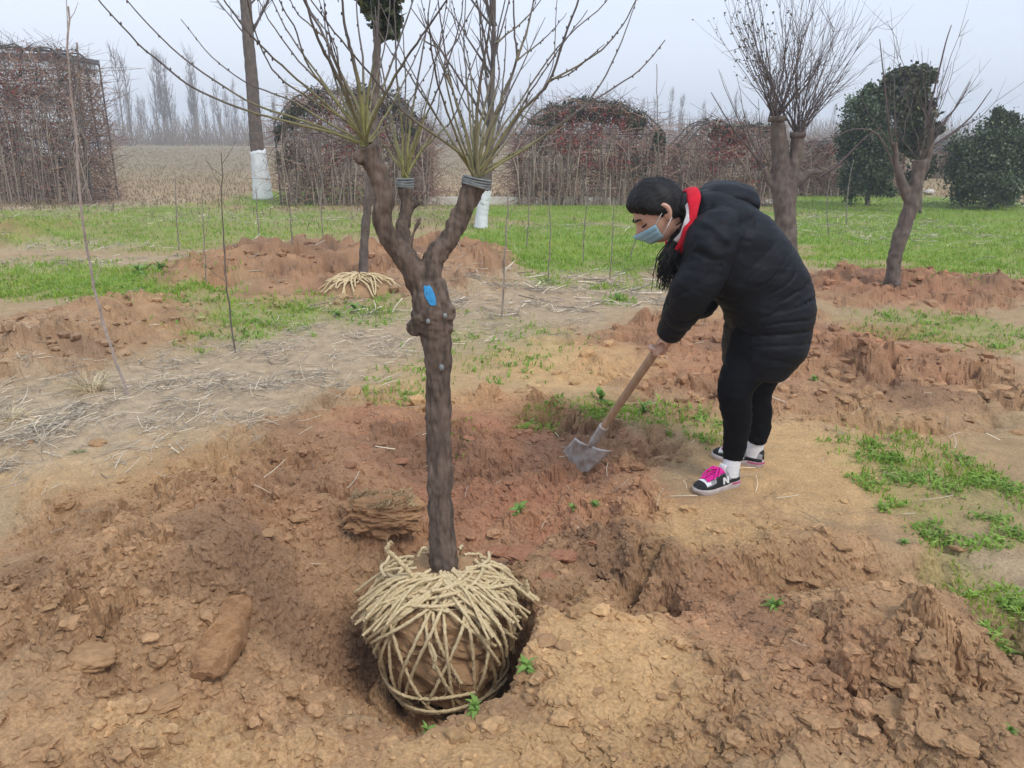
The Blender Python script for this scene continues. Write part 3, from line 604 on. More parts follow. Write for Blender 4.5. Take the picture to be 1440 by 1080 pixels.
def main_tree():
    mb = MB(); q = 1 / PM
    tr = wl([(625, 830), (623, 775), (619, 700), (617, 600), (616, 520), (613, 470), (608, 430), (603, 395)])
    V, F = limb(tr, 60, np.array([23, 20.5, 18.5, 18, 18, 22, 27, 21]) * q, 24, 1, .035); mb.add(V, F)
    V, F = limb(wl([(607, 432), (591, 400, .0), (574, 370, -.02), (553, 342, -.03), (541, 322, -.045), (537, 300, -.05), (541, 278, -.05), (534, 250, -.05), (524, 228, -.05), (517, 207, -.05)]), 60, np.array([19, 17, 15, 14, 12.5, 12, 12.5, 12, 12.5, 13]) * q, 20, 5, .12); mb.add(V, F)
    V, F = limb(wl([(606, 428), (604, 390, .0), (612, 362, .01), (630, 338, .02), (645, 312, .03), (655, 288, .04), (668, 258, .05)]), 50, np.array([19, 16, 14, 13.5, 13.5, 13.5, 16]) * q, 20, 9, .10); mb.add(V, F)
    V, F = limb(wl([(590, 385, .0), (572, 350, .05), (566, 320, .08), (572, 295, .10), (569, 262, .12)]), 30, np.array([11, 10, 9.5, 9, 10]) * q, 16, 12, .12); mb.add(V, F)
    V, F = limb(wl([(575, 350, .0), (582, 325, .01), (592, 306, .02)]), 10, np.array([4, 3, 2.2]) * q, 8, 13, .1); mb.add(V, F)
    V, F = limb(wl([(570, 298, .10), (585, 288, .10), (591, 285, .1)]), 8, np.array([6, 4, 3]) * q, 8, 14, .1); mb.add(V, F)
    V, F = limb(wl([(522, 222, -.05), (506, 222, -.07), (500, 218, -.08)]), 8, np.array([9, 7, 4]) * q, 8, 15, .15); mb.add(V, F)
    for px, py, r, dy in ((585, 462, 12, -.01), (628, 440, 14, -.01), (594, 448, 15, -.02), (626, 462, 10, -.015), (608, 452, 13, -.03)):
        V, F = ICO2; mb.add(V * r * q * (1 + .2 * n3(V, .6, int(px)))[:, None] + W(px, py, TY + dy), np.c_[F, F[:, 2]])
    me = voxel(mb, 'trunk', .0042, 2)
    V = getV(me); N_ = getN(me); V = V + N_ * (.0045 * n3(V * np.array([1, 1, .25]), .012, 4) + .003 * n3(V * np.array([1, 1, .4]), .03, 6) + .0035 * n3(V, .06, 8) + .005 * n3(V, .022, 15) * np.exp(-((V[:, 2] - W(608, 450, TY)[2]) / .07) ** 2))[:, None]; setV(me, V - TO)
    obj('trunk', me, M['bark'], T)
    # pale knots
    for px, py, r in ((602, 452, 3), (626, 444, 3), (621, 517, 4)):
        V, F = ICO2; c = W(px, py, TY - .062 if py < 500 else TY - .046); obj('knot', mesh_np('knot', V * np.array([r, 3, r * 1.3]) * q + c - TO, F, smooth=True), M['tape'], T)
    # blue painted mark on the crotch: follows the bark
    n = 10; c = resample(wl([(600, 402, -.056), (604, 415, -.062), (609, 430, -.066)]), n); w = np.array([4, 6, 7, 7, 8, 8, 8, 7, 6, 4]) * q * .8
    V = np.vstack([c + np.c_[-w, .006 + 0 * w, 0 * w], c, c + np.c_[w, .008 + 0 * w, 0 * w]]); F = []
    for i in range(n - 1): F += [[i, n + i, n + i + 1, i + 1], [n + i, 2 * n + i, 2 * n + i + 1, n + i + 1]]
    o = obj('paint_mark', mesh_np('paint_mark', V - TO, F, smooth=True), M['blue'], T, label='streak of bright blue paint')
    sm = o.modifiers.new('w', 'SHRINKWRAP'); sm.target = [c for c in T.children if c.name.startswith('trunk')][0]; sm.offset = .003; sm.wrap_mode = 'ABOVE_SURFACE'
    # grey tape wound round the cut ends
    for (px, py, dy), (qx, qy), r in (((668, 262, .05), (671, 251), 18.5), ((569, 264, .12), (570, 252), 11.5)):
        a = W(px, py, TY + dy); b = W(qx, qy, TY + dy); mb = MB()
        for k in range(6):
            c = a + (b - a) * (k / 5.); ax = (b - a) / np.linalg.norm(b - a); t = np.cross(ax, [0, 1, 0]); t /= np.linalg.norm(t); u = np.cross(ax, t)
            th = np.linspace(0, 6.283, 22); ring = c + r * q * (np.cos(th)[:, None] * t + np.sin(th)[:, None] * u) + ax * (.004 * np.sin(th + k))[:, None]
            V, F = tube1(ring, .0032, 6); mb.add(V, F)
        V, F = closed_tube(np.array([a, (a + b) / 2, b]), np.array([r, r, r * .96]) * q, 16); mb.add(V, F)
        obj('tape_wrap', mb.mesh('tape_wrap', TO, True), M['tape'], T)
    # long one-year shoots
    L, Mi, Rr = (515, 203, -.05), (570, 252, .12), (671, 247, .05)
    S = []
    def s(base, pts, dy, r, green=.6): S.append((base, pts, dy, r, green))
    s(L, [(470, 188), (400, 170), (345, 155), (280, 128), (230, 92), (188, 55), (140, 0), (95, -60)], -.25, 2.5)
    s(L, [(440, 174), (360, 148), (300, 113), (240, 66), (180, 2), (140, -50)], .1, 2.2)
    s(L, [(460, 172), (410, 142), (350, 118), (300, 82), (255, 27)], .3, 2.0)
    s(L, [(480, 165), (430, 122), (385, 82), (345, 40), (312, -5), (290, -40)], -.3, 2.2)
    s(L, [(490, 165), (455, 122), (415, 80), (380, 30), (350, -30)], .2, 2.2)
    s(L, [(485, 158), (440, 95), (405, 45), (378, -10), (360, -50)], .45, 2.2)
    s(L, [(495, 150), (468, 95), (445, 50), (422, -20)], -.2, 4.2, .35)
    s(L, [(503, 150), (482, 110), (458, 55), (430, 5), (415, -40)], .1, 3.6, .4)
    s(L, [(508, 140), (497, 85), (486, 40), (478, -30)], -.1, 4.4, .9)
    s(L, [(512, 140), (510, 80), (503, 30), (500, -40)], .25, 2.6)
    s(L, [(517, 140), (527, 80), (532, 20), (535, -50)], .0, 3., .8)
    s(L, [(520, 170), (540, 120), (562, 55), (585, -10), (600, -60)], .35, 2.6)
    s(L, [(525, 165), (560, 100), (590, 55), (625, 5), (640, -20)], -.3, 2.6)
    s(L, [(495, 175), (455, 150), (400, 115), (370, 75), (350, 10), (345, -30)], -.5, 1.8)
    s(L, [(520, 150), (535, 90), (545, 40), (552, -40)], .5, 2.2)
    s(L, [(530, 190), (560, 160), (590, 120), (640, 30)], .1, 1.8)
    s(L, [(500, 200), (470, 195), (440, 180), (400, 175)], .2, 1.6, 1)
    s(L, [(505, 180), (480, 120), (470, 60), (440, 20), (420, -30)], .3, 2.0)
    s(L, [(470, 140), (432, 90), (415, 40), (395, 5), (380, -40)], -.15, 2.0)
    for tgt, dy, r, g in (([(548, 215), (520, 175), (505, 145)], .1, 2., 1), ([(558, 200), (545, 140), (533, 70), (528, 10)], .3, 2.4, 1), ([(566, 190), (558, 110), (556, 40), (553, -30)], .1, 2.6, .9), ([(575, 190), (585, 120), (600, 40), (610, -40)], .2, 2.6, .9),
                          ([(580, 205), (600, 160), (622, 110), (645, 40), (655, -30)], -.1, 2.4, .9), ([(590, 215), (620, 185), (640, 160), (665, 90), (690, 20)], .3, 2.2, .9), ([(585, 225), (612, 170), (618, 120), (612, 70)], .4, 2., 1), ([(575, 215), (592, 165), (602, 125)], .2, 2., 1), ([(560, 220), (545, 190), (538, 165)], -.1, 2, 1)):
        s(Mi, tgt, dy, r, g)
    for tgt, dy, r, g in (([(645, 215), (605, 185), (560, 150), (510, 92), (470, 45), (430, -10)], -.35, 2.6, .5), ([(640, 205), (605, 150), (572, 100), (548, 70), (520, 20)], .3, 2.2, .5), ([(655, 190), (636, 125), (625, 65), (616, 0), (612, -50)], .0, 2.4, .5), ([(662, 180), (656, 110), (652, 50), (657, -20)], .35, 2.4, .4),
                          ([(669, 180), (676, 110), (685, 60), (697, -20)], -.1, 3.8, .3), ([(674, 180), (690, 115), (700, 60), (715, 5), (722, -40)], .2, 2.6, .4), ([(682, 195), (705, 140), (726, 85), (723, 40), (721, -40)], .05, 3.6, .4), ([(690, 220), (725, 165), (752, 138), (774, 112), (795, 50), (815, -5), (825, -40)], -.1, 3.4, .4),
                          ([(700, 228), (770, 188), (830, 140), (868, 72), (888, 20), (900, -20)], .4, 2.2, .6), ([(700, 232), (745, 205), (790, 172), (850, 132), (900, 98), (935, 56)], .1, 2.6, .7), ([(650, 200), (625, 100), (640, 60), (668, 5), (680, -30)], .2, 2.0, .5), ([(680, 180), (697, 130), (702, 100), (697, 50), (688, -20)], .5, 2.4, .4),
                          ([(660, 200), (645, 150), (620, 90), (600, 30), (585, -30)], .1, 2., .4), ([(690, 190), (715, 120), (735, 60), (757, -10)], .6, 2., .4), ([(690, 205), (740, 130), (790, 60), (850, 5), (870, -30)], .3, 2.0, .5), ([(665, 170), (660, 90), (640, 20), (630, -30)], .5, 1.8, .4), ([(700, 215), (740, 160), (775, 100), (782, 30), (785, -30)], .7, 1.8, .4)):
        s(Rr, tgt, dy, r, g)
    # side shoots that leave another shoot
    s((774, 112, -.03), [(830, 82), (870, 45), (893, 2), (905, -30)], .0, 1.8, .2); s((726, 85, .06), [(742, 40), (752, -10), (756, -40)], .1, 2.2, .2); s((726, 85, .06), [(765, 55), (797, 18)], .0, 1.5, .2)
    s((774, 112, -.03), [(800, 105), (830, 80), (850, 62)], -.2, 1.3, .2); s((458, 55, .05), [(420, 20), (400, -20)], .05, 1.6, .2); s((636, 125, .03), [(615, 70), (590, 10)], .1, 1.5, .2); s((700, 60, .1), [(745, 20), (780, -30)], .2, 1.6, .2)
    for base, n_, spr, lo_ in ((L, 4, 150, -1), (Mi, 3, 90, 0), (Rr, 4, 170, 0)):
        for _ in range(n_):
            ex = base[0] + random.uniform(-1, 1) * spr; ey = random.uniform(-60, 40); bw = random.uniform(-18, 18); s(base, [(base[0] + (ex - base[0]) * f ** .85 + bw * math.sin(f * 3.1), base[1] + (ey - base[1]) * f) for f in (.25, .5, .75, 1.)], random.uniform(-.5, .6), random.uniform(1.5, 2.5), random.uniform(.2, .8))
    for base, pts, dy, r, g in S:
        k = len(pts); P = [W(base[0] + random.uniform(-5, 5), base[1] + random.uniform(-3, 3), TY + base[2])]
        for i, p in enumerate(pts):
            f = (i + 1) / k; P.append(W(p[0], p[1], TY + base[2] + dy * f))
        n = 7 + 3 * k; P = resample(P, n); P = P + RNG.normal(0, .0009, P.shape)
        t = np.linspace(0, 1, n); rad = r * q * (1 - .68 * t) * .80; rad[0] *= 1.4
        V, F = tube1(P, rad, 6)
        f = np.repeat(t, 6)[:, None]; gcol = C(.27, .26, .09) * g + C(.15, .12, .09) * (1 - g); tip = C(.12, .10, .09)
        mix = sst(.12, .6, f); c = gcol * (1 - mix) + tip * mix
        # buds
        mb = MB().add(V, F, c)
        for i in range(2, n - 1):
            if random.random() < .55:
                b, fb = ICO1; d = RNG.normal(size=3); d[1] *= .4; d /= np.linalg.norm(d)
                mb.add(b * np.array([.0025, .0025, .005]) + P[i] + d * (rad[i] + .0012), fb, tip * .8)
        obj('shoot', mb.mesh('shoot', TO, True), M['shoot'], T)
main_tree()

# root ball profile (z relative, radius)
BC = np.array([BALL[0], BALL[1]])
PZ = np.array([-.41, -.37, -.29, -.20, -.10, -.01, .035, .065, .085, .095]); PR = np.array([.05, .16, .21, .238, .250, .244, .218, .162, .10, .0])
def ball_pt(s, phi, off=0.):
    """s in 0..1 from top centre to bottom along the profile"""
    L = np.r_[0, np.cumsum(np.hypot(np.diff(PZ), np.diff(PR)))]; L = 1 - L / L[-1]
    z = np.interp(s, L[::-1], PZ[::-1]); r = np.interp(s, L[::-1], PR[::-1])
    up = np.interp(s, [0, .25, .5, 1], [1, .8, .1, -.6])
    rr = r + off * np.sqrt(np.maximum(1 - up * up, 0)); zz = z + off * up - .0
    return np.stack([BC[0] + rr * np.cos(phi), BC[1] + rr * np.sin(phi), zz], -1)
def rootball():
    th = np.linspace(0, 2 * math.pi, 73)[:-1]; ss = np.linspace(0.001, .999, 60)
    S_, A_ = np.meshgrid(ss, th, indexing='ij'); V = ball_pt(S_.ravel(), A_.ravel())
    d = V - np.array([BC[0], BC[1], -.08]); V = V + d * (.10 * n3(V, .16, 3) + .07 * n3(V, .06, 7) + .035 * n3(V, .025, 9) - .03)[:, None]
    n = 72; i = np.arange(59)[:, None] * n; j = np.arange(n)[None]; j2 = (j + 1) % n
    F = np.stack([i + j, i + n + j, i + n + j2, i + j2], -1).reshape(-1, 4)
    obj('root_ball', mesh_np('root_ball', V - TO, F, smooth=False), M['ball'], T)
    ropes = []
    def strand(s0, p0, s1, p1, off=.012, n=26, bow=0, endup=0, r=.0058):
        t = np.linspace(0, 1, n); s = s0 + (s1 - s0) * t; p = p0 + (p1 - p0) * t + bow * np.sin(t * math.pi)
        P = ball_pt(s, p, off + .006 * np.sin(t * 9 + p0 * 5)); P[:, 2] += endup * np.maximum(t - .7, 0) ** 2
        ropes.append((P, r))
    F0 = -math.pi / 2                                        # toward the camera
    for k in range(34):                                      # thick bundle over the shoulder, both sides
        side = -1 if k % 2 else 1
        a = F0 + side * random.uniform(.75, 1.75); strand(random.uniform(.06, .13), a + side * random.uniform(-1.6, -.2), random.uniform(.40, .56), a + side * random.uniform(0, .25), random.uniform(.012, .04), r=.0058)
    for k in range(16):                                      # coils laid round the trunk
        a = F0 + random.uniform(-1.8, 1.8); strand(random.uniform(.10, .24), a, random.uniform(.14, .30), a + random.choice((-1, 1)) * random.uniform(.7, 1.5), random.uniform(.016, .05))
    for a, da, e, o in ((-1.0, .95, .84, .020), (-.55, -.75, .80, .016), (-.30, .75, .86, .014), (-.10, -.85, .88, .018), (.10, .15, .90, .012), (.22, .75, .78, .016), (.30, -1.0, .86, .022), (.45, .08, .92, .014), (.62, -.95, .84, .018), (.75, .35, .70, .016), (1.05, -.55, .80, .018), (-1.3, .25, .82, .016), (-.85, .12, .88, .014), (1.3, .05, .62, .02), (-.15, .45, .60, .012)):
        strand(random.uniform(.14, .24), F0 + a * .8, e, F0 + a + da, o, bow=random.uniform(-.12, .12))
    for k in range(18):                                      # back and sides
        a = math.pi / 2 + random.uniform(-1.7, 1.7); strand(random.uniform(.1, .25), a, random.uniform(.6, .9), a + random.uniform(-.7, .7), random.uniform(.01, .03))
    for s_, a0, a1, o in ((.70, -1.5, .5, .026), (.77, -1.45, 1.25, .032), (.82, -.9, 1.3, .028), (.76, .5, 1.9, .02), (.83, 1.4, 4.7, .02)):
        strand(s_, F0 + a0, s_ - .03, F0 + a1, o, 40)
    for k in range(34):                                      # straight ends that stick out over the shoulder
        side = 1 if k % 2 else -1; a = F0 + side * random.uniform(.5, 1.7); r1 = random.uniform(.25, .335); z1 = random.uniform(-.06, .03) - .25 * max(0, r1 - .27); a0 = a - side * random.uniform(.2, 1.3)
        p0 = np.array([BC[0] + .09 * math.cos(a0), BC[1] + .09 * math.sin(a0), .10 + random.uniform(0, .025)]); p2 = np.array([BC[0] + r1 * math.cos(a), BC[1] + r1 * math.sin(a), z1]); pm = (p0 + p2) / 2 + np.array([0, 0, .035 + .02 * random.random()])
        ropes.append((resample([p0, pm, p2], 18), random.uniform(.0045, .0062)))
    # loose ends
    ropes.append((resample([W(592, 825, TY - .12), W(572, 800, TY - .13), W(552, 780, TY - .14), W(544, 773, TY - .15), W(550, 762, TY - .15)], 16), .0075))
    ropes.append((resample([W(730, 825, TY - .02), W(745, 835, TY - .03), W(768, 853, TY - .05)], 10), .0075)); ropes.append((resample([W(735, 840, TY - .02), W(742, 828, TY - .03), W(738, 815, TY - .04)], 10), .0075))
    ropes.append((resample([W(605, 905, TY - .33), W(612, 925, TY - .335), W(610, 940, TY - .33)], 8), .006)); ropes.append((resample([W(588, 782, TY - .0), W(596, 770, TY + .0), W(608, 778, TY)], 10), .005))
    for P, r in ropes:
        n = len(P); m = n * 3; P = resample(P, m); t = np.arange(m)
        V, F = tube1(P, r * (1 + .10 * np.sin(t * 1.9)), 8)
        d = V.reshape(m, 8, 3) - P[:, None]; th = np.arange(8) / 8 * 2 * math.pi
        tw = .16 * np.sin(2 * th[None] + t[:, None] * .95) + .10 * RNG.normal(size=(m, 8)); V = (P[:, None] + d * (1 + tw)[..., None]).reshape(-1, 3)
        mb = MB().add(V, F)
        for _ in range(n // 3):                               # stray fibres
            i = random.randrange(1, m - 1); d = RNG.normal(size=3); d /= np.linalg.norm(d); tg = P[i] - P[i - 1]; tg /= np.linalg.norm(tg) + 1e-9
            v = (tg + d * .7) * random.uniform(.01, .03); v2, f2 = tube1(np.array([P[i] + d * r * .6, P[i] + d * r + v]), [.0011, .0005], 3); mb.add(v2, f2)
        obj('straw_rope', mb.mesh('straw_rope', TO, True), M['rope'], T)
rootball()

# ================================================================== OTHER TREES
def fan_shoots(mb, end, n, ln, spread, r, dirs=None, sub=3, col=None):
    end = np.asarray(end)
    for k in range(n):
        a = random.random() * 6.283; e = random.uniform(.15, 1) ** .7 * spread
        d = np.array([math.cos(a) * math.sin(e), math.sin(a) * math.sin(e), math.cos(e)])
        if dirs is not None: d = d + np.asarray(dirs) * .5; d /= np.linalg.norm(d)
        l = ln * random.uniform(.45, 1.05); t = np.linspace(0, 1, 8)[:, None]
        bend = RNG.normal(0, .12, 3) + np.array([0, 0, .18]); P = end + RNG.normal(0, .035, 3) + d * l * t + bend * l * t * t * .6 + RNG.normal(0, .008, (8, 3))
        rr = r * random.uniform(.6, 1.15); V, F = tube1(P, rr * (1 - .75 * t[:, 0]), 4); mb.add(V, F)
        for _ in range(sub):
            i = random.randrange(2, 7); dd = (P[i] - P[i - 1]); dd /= np.linalg.norm(dd); dd = dd + RNG.normal(0, .5, 3); dd /= np.linalg.norm(dd); l2 = l * random.uniform(.12, .4)
            t2 = np.linspace(0, 1, 4)[:, None]; Q = P[i] + dd * l2 * t2 + np.array([0, 0, .15]) * l2 * t2 ** 2; V, F = tube1(Q, rr * .45 * (1 - .7 * t2[:, 0]), 3); mb.add(V, F)
def ground_under(px, py):
    g = G(px, py)
    for _ in range(3): g = G(px, py, Hp(g[0], g[1]))
    return g
def tree_parts(t, limbs, name='trunk', m='bark2', vox=.02, smooth=2):
    mb = MB()
    for V, F in limbs: mb.add(V, F)
    off = np.array(t.location); me = voxel(mb, name, vox, smooth); V = getV(me); N_ = getN(me); V = V + N_ * (.012 * n3(V * np.array([1, 1, .5]), .07, 4))[:, None]; setV(me, V - off)
    return obj(name, me, M[m], t)
def tree_center():
    b = ground_under(1104, 402); Y = b[1]; q = 1 / PXM(1104, 300, Y)
    t = thing('pollard_tree', tuple(b), 'thick forked pollard behind the woman with a fan of fine red-brown twigs', 'tree'); w = lambda l: wl(l, Y)
    tree_parts(t, [limb(w([(1104, 412), (1104, 350), (1103, 300), (1097, 250), (1096, 205), (1093, 165)]), 40, np.array([20, 17, 15, 12, 11, 10]) * q, 16, 3, .10),
                   limb(w([(1106, 330), (1110, 285), (1113, 250), (1120, 215), (1122, 187)]), 30, np.array([10, 10, 10, 9, 9]) * q, 14, 5, .12),
                   limb(w([(1114, 262), (1128, 250), (1142, 242), (1156, 242)]), 14, np.array([8, 7, 5, 3]) * q, 8, 6, .1),
                   limb(w([(1098, 275), (1085, 258), (1074, 236)]), 12, np.array([8, 6, 4]) * q, 8, 7, .1)], vox=.015)
    mb = MB(); dn = np.array(t.location)
    fan_shoots(mb, w([(1093, 165)])[0], 44, 1.2, .75, .0065, sub=7); fan_shoots(mb, w([(1122, 187)])[0], 44, 1.25, .75, .0065, (.22, 0, 0), sub=7)
    fan_shoots(mb, w([(1075, 236)])[0], 5, 1.0, .6, .008, (-.8, 0, .3), 2)
    for p in ([(1075, 236), (1050, 205), (1030, 180), (1000, 130)], [(1150, 250), (1180, 230), (1215, 195), (1240, 178)]):
        P = resample(w(p), 10); V, F = tube1(P, np.linspace(.014, .004, 10), 4); mb.add(V, F)
    # last year's leaves and buds on the twigs
    obj('twigs', mb.mesh('twigs', dn), M['twig'], t)
    VV = np.vstack(mb.V); VV = VV[(VV[:, 0] < w([(1085, 100)])[0][0]) & (VV[:, 2] > b[2] + 2.1)]; P = VV[RNG.integers(0, len(VV), 420)] + RNG.normal(0, .01, (420, 3)); mb = MB(); leaves(mb, P, .022, C(.12, .11, .07), C(.05, .04, .03)); obj('buds', mb.mesh('buds', dn), M['leafr'], t, kind='stuff')
    for p in ((1093, 166), (1122, 188)):
        a = w([(p[0], p[1] + 5)])[0]; e = w([(p[0], p[1] - 3)])[0]; V, F = closed_tube(np.array([a, (a + e) / 2, e]), np.array([.088, .092, .086]) * (1 if p[0] < 1100 else .9), 14); obj('cut_collar', MB().add(V, F).mesh('cut_collar', dn, True), M['bark2'], t)
def leaves(mb, P, size, col, var, up=.3):
    """one small folded leaf (two quads) per point"""
    n = len(P); d = RNG.normal(size=(n, 3)); d[:, 2] += up; d /= np.linalg.norm(d, axis=1, keepdims=True)
    s = np.cross(d, RNG.normal(size=(n, 3))); s /= np.linalg.norm(s, axis=1, keepdims=True) + 1e-9; nn = np.cross(d, s)
    l = (size * RNG.uniform(.6, 1.4, n))[:, None]; w = l * .42
    V = np.stack([P - d * l * .5, P + s * w + nn * w * .3, P + d * l * .6, P - s * w + nn * w * .3], 1).reshape(-1, 3)
    k = np.arange(n)[:, None] * 4; F = np.vstack([np.c_[k, k + 1, k + 2, k + 2], np.c_[k, k + 2, k + 3, k + 3]])
    c = np.clip(np.asarray(col) + RNG.normal(0, 1, (n, 1)) * np.asarray(var), .008, .8); mb.add(V, F, np.repeat(c, 4, 0))
def crown(mb, clumps, n, size, col, var):
    """clumps: (centre, radii) ; leaves sit in sub-clumps so that gaps stay open"""
    for c, r in clumps:
        m = max(6, int(14 * (r[0] * r[1] * r[2]) ** (1 / 3) / (size * 6)))
        d = RNG.normal(size=(m, 3)); d /= np.linalg.norm(d, axis=1, keepdims=True); sc = np.asarray(c) + d * np.asarray(r) * (RNG.random((m, 1)) ** .4)
        k = RNG.integers(0, m, n); P = sc[k] + RNG.normal(0, 1, (n, 3)) * np.asarray(r) * .21; leaves(mb, P, size, np.asarray(col) , var)
tree_center()
def tree_right():
    b = ground_under(1255, 403); Y = b[1]; q = 1 / PXM(1255, 300, Y)
    t = thing('pollard_tree', tuple(b), 'slender bent pollard on the right soil strip with whitewash-free grey trunk', 'tree'); w = lambda l: wl(l, Y); dn = np.array(t.location)
    t['label'] = 'slender bent tree with grey trunk rising from the reddish soil strip'
    tree_parts(t, [limb(w([(1254, 408), (1256, 385), (1259, 360), (1267, 330), (1279, 295), (1287, 262), (1294, 225)]), 44, np.array([12, 10, 10, 10.5, 10.5, 9.5, 8]) * q, 14, 3, .10),
                   limb(w([(1281, 290), (1270, 262), (1262, 235), (1258, 200)]), 20, np.array([8, 6.5, 5, 4]) * q, 8, 6, .1), limb(w([(1288, 262), (1300, 235), (1308, 205), (1310, 180)]), 20, np.array([7, 6, 5, 4]) * q, 8, 7, .1)], vox=.012)
    mb = MB()
    for p, n in (((1294, 225), 9), ((1258, 200), 7), ((1310, 182), 7)): fan_shoots(mb, w([p])[0], n, 1.15, .8, .0055, None, 4)
    for p in ([(1262, 240), (1250, 180), (1243, 110), (1237, 55)], [(1300, 180), (1318, 110), (1330, 60), (1338, 35)], [(1310, 190), (1345, 150), (1365, 115)], [(1262, 245), (1235, 190), (1200, 182), (1170, 195)], [(1305, 210), (1360, 170), (1395, 125)]):
        P = resample(w(p), 10); V, F = tube1(P, np.linspace(.012, .004, 10), 4); mb.add(V, F)
    obj('twigs', mb.mesh('twigs', dn), M['twig'], t)
tree_right()
def magnolia_mid():
    b = ground_under(511, 388); Y = b[1]; q = 1 / PXM(511, 300, Y)
    t = thing('magnolia_tree', tuple(b), 'slim tree in a small straw-roped ball on the back soil mound with dark leafy top', 'tree'); w = lambda l: wl(l, Y); dn = np.array(t.location)
    tree_parts(t, [limb(w([(511, 392), (512, 350), (516, 300), (522, 240), (527, 150), (530, 60), (531, -40)]), 50, np.array([7, 6.5, 6, 6, 5.5, 5, 4]) * q, 10, 3, .06)], vox=.012)
    mb = MB(); crown(mb, [(W(540, 20, Y), (.16, .22, .24)), (W(518, -5, Y), (.2, .25, .16)), (W(545, -40, Y), (.35, .35, .3)), (W(505, -90, Y), (.4, .4, .4)), (W(548, 38, Y + .05), (.07, .1, .09))], 420, .075, C(.055, .075, .022), C(.03, .03, .012)); obj('crown', mb.mesh('crown', dn), M['leafd'], t, kind='stuff')
    th = np.linspace(0, 6.283, 33)[:-1]; prof = [(.0, .13), (.18, .12), (.32, .07), (.38, .0), (.38, -.1)]
    V = np.array([[r * math.cos(a), r * math.sin(a) * .8, z] for r, z in prof for a in th]); V = V * (1 + .08 * n3(V, .2, 2))[:, None]; n = 32; F = [[i * n + j, (i + 1) * n + j, (i + 1) * n + (j + 1) % n, i * n + (j + 1) % n] for i in range(4) for j in range(n)]
    c = W(505, 392, Y - .1) - np.array([0, 0, .13]); o = obj('root_ball', mesh_np('root_ball', V, F), M['ball'], t); o.location = c - dn
    for k in range(52):
        a = random.uniform(2.7, 6.4); a2 = a + random.uniform(-.9, .9); tt = np.linspace(0.06, 1, 10); rr = random.uniform(.2, .48) * tt; z = np.interp(rr, [0, .18, .32, .38, .5], [.145, .135, .09, .02, -.05]) + .012
        P = np.c_[rr * np.cos(a + (a2 - a) * tt), rr * .82 * np.sin(a + (a2 - a) * tt), z + random.uniform(0, .03)]; P[:, 2] += np.sin(tt * 7 + k) * .012; V, F = tube1(P, .008, 5); o = obj('straw_rope', MB().add(V, F).mesh('straw_rope', (0, 0, 0), True), M['rope'], t); o.location = c - dn
magnolia_mid()
def white_trunk(pts, rad, wpx, label, name='limewashed_tree', top=None, n=40):
    b = ground_under(*pts[0]); Y = b[1]; q = 1 / PXM(pts[0][0], pts[0][1], Y)
    t = thing(name, tuple(b), label, 'tree'); dn = np.array(t.location)
    P, r = resample(wl(pts, Y), n, np.array(rad) * q); V, F = limb(P, n * 2, r, 14, 4, .06); mb = MB(); mb.add(V, F); me = mb.mesh('trunk', dn, True); obj('trunk', me, M['bark2'], t)
    k = int(np.argmin(np.abs(P[:, 2] - wl([wpx], Y)[0][2]))) + 1; V, F = limb(P[:k], max(k * 2, 8), r[:k] * 1.06, 18, 4, .06); zt = wl([wpx], Y)[0][2]; hi = V[:, 2] > zt - .25; V[hi, 2] += .06 * n3(V[hi] * np.array([1, 1, 0.01]), .08, 5); obj('limewash_coat', MB().add(V, F).mesh('limewash', dn, True), M['white'], t, label='white lime paint on the lower trunk')
    mb = MB(); e = P[-1]
    for z in np.linspace(.55, 1, 5): fan_shoots(mb, P[int((n - 1) * z)], 5, 2.2, .9, .03, None, 6)
    if top: obj('twigs', mb.mesh('twigs', dn), M['twig'], t)
white_trunk([(370, 281), (366, 240), (360, 190), (354, 110), (348, 40), (344, -30), (338, -160), (330, -300)], [13, 11, 9, 8, 7.4, 7, 5.5, 4], (364, 216), 'tall leaning trunk with white painted base before the far field', top=True)
white_trunk([(676, 321), (678, 300), (682, 275), (686, 240), (690, 170), (694, 60), (696, -60)], [9, 8, 7.5, 6.5, 4.5, 2.8, 1.8], (682, 266), 'thin whitewashed trunk on the lawn behind the forked tree', top=True)

# --- evergreens on the right
def evergreen(px, py, clumps, label, n, size, col, var, trunk=None, cat='tree', Y=None, name='evergreen_tree', rad=.06):
    b = ground_under(px, py)
    if Y is None: Y = b[1]
    t = thing(name, (W(px, py, Y)[0], Y, Hp(W(px, py, Y)[0], Y)), label, cat); dn = np.array(t.location); q = 1 / PXM(px, py - 80, Y)
    mb = MB(); crown(mb, [(W(a, b_, Y + dy), (ra * q, ra * q * 1.0, rb * q)) for a, b_, ra, rb, dy in clumps], n, size, col, var); obj('crown', mb.mesh('crown', dn), M['leafd'], t, kind='stuff')
    if trunk:
        lim = [limb(wl(trunk, Y), 30, np.linspace(1, .4, len(trunk)) * rad, 10, 3, .08)]
        for a, b_, ra, rb, dy in clumps: lim.append(limb(np.array([wl(trunk, Y)[len(trunk) // 2], (wl(trunk, Y)[-1] + W(a, b_, Y + dy)) / 2, W(a, b_, Y + dy)]), 10, np.array([.5, .35, .15]) * rad, 6, 5, .1))
        mb = MB(); [mb.add(*l) for l in lim]; obj('trunk', mb.mesh('trunk', dn, True), M['bark2'], t)
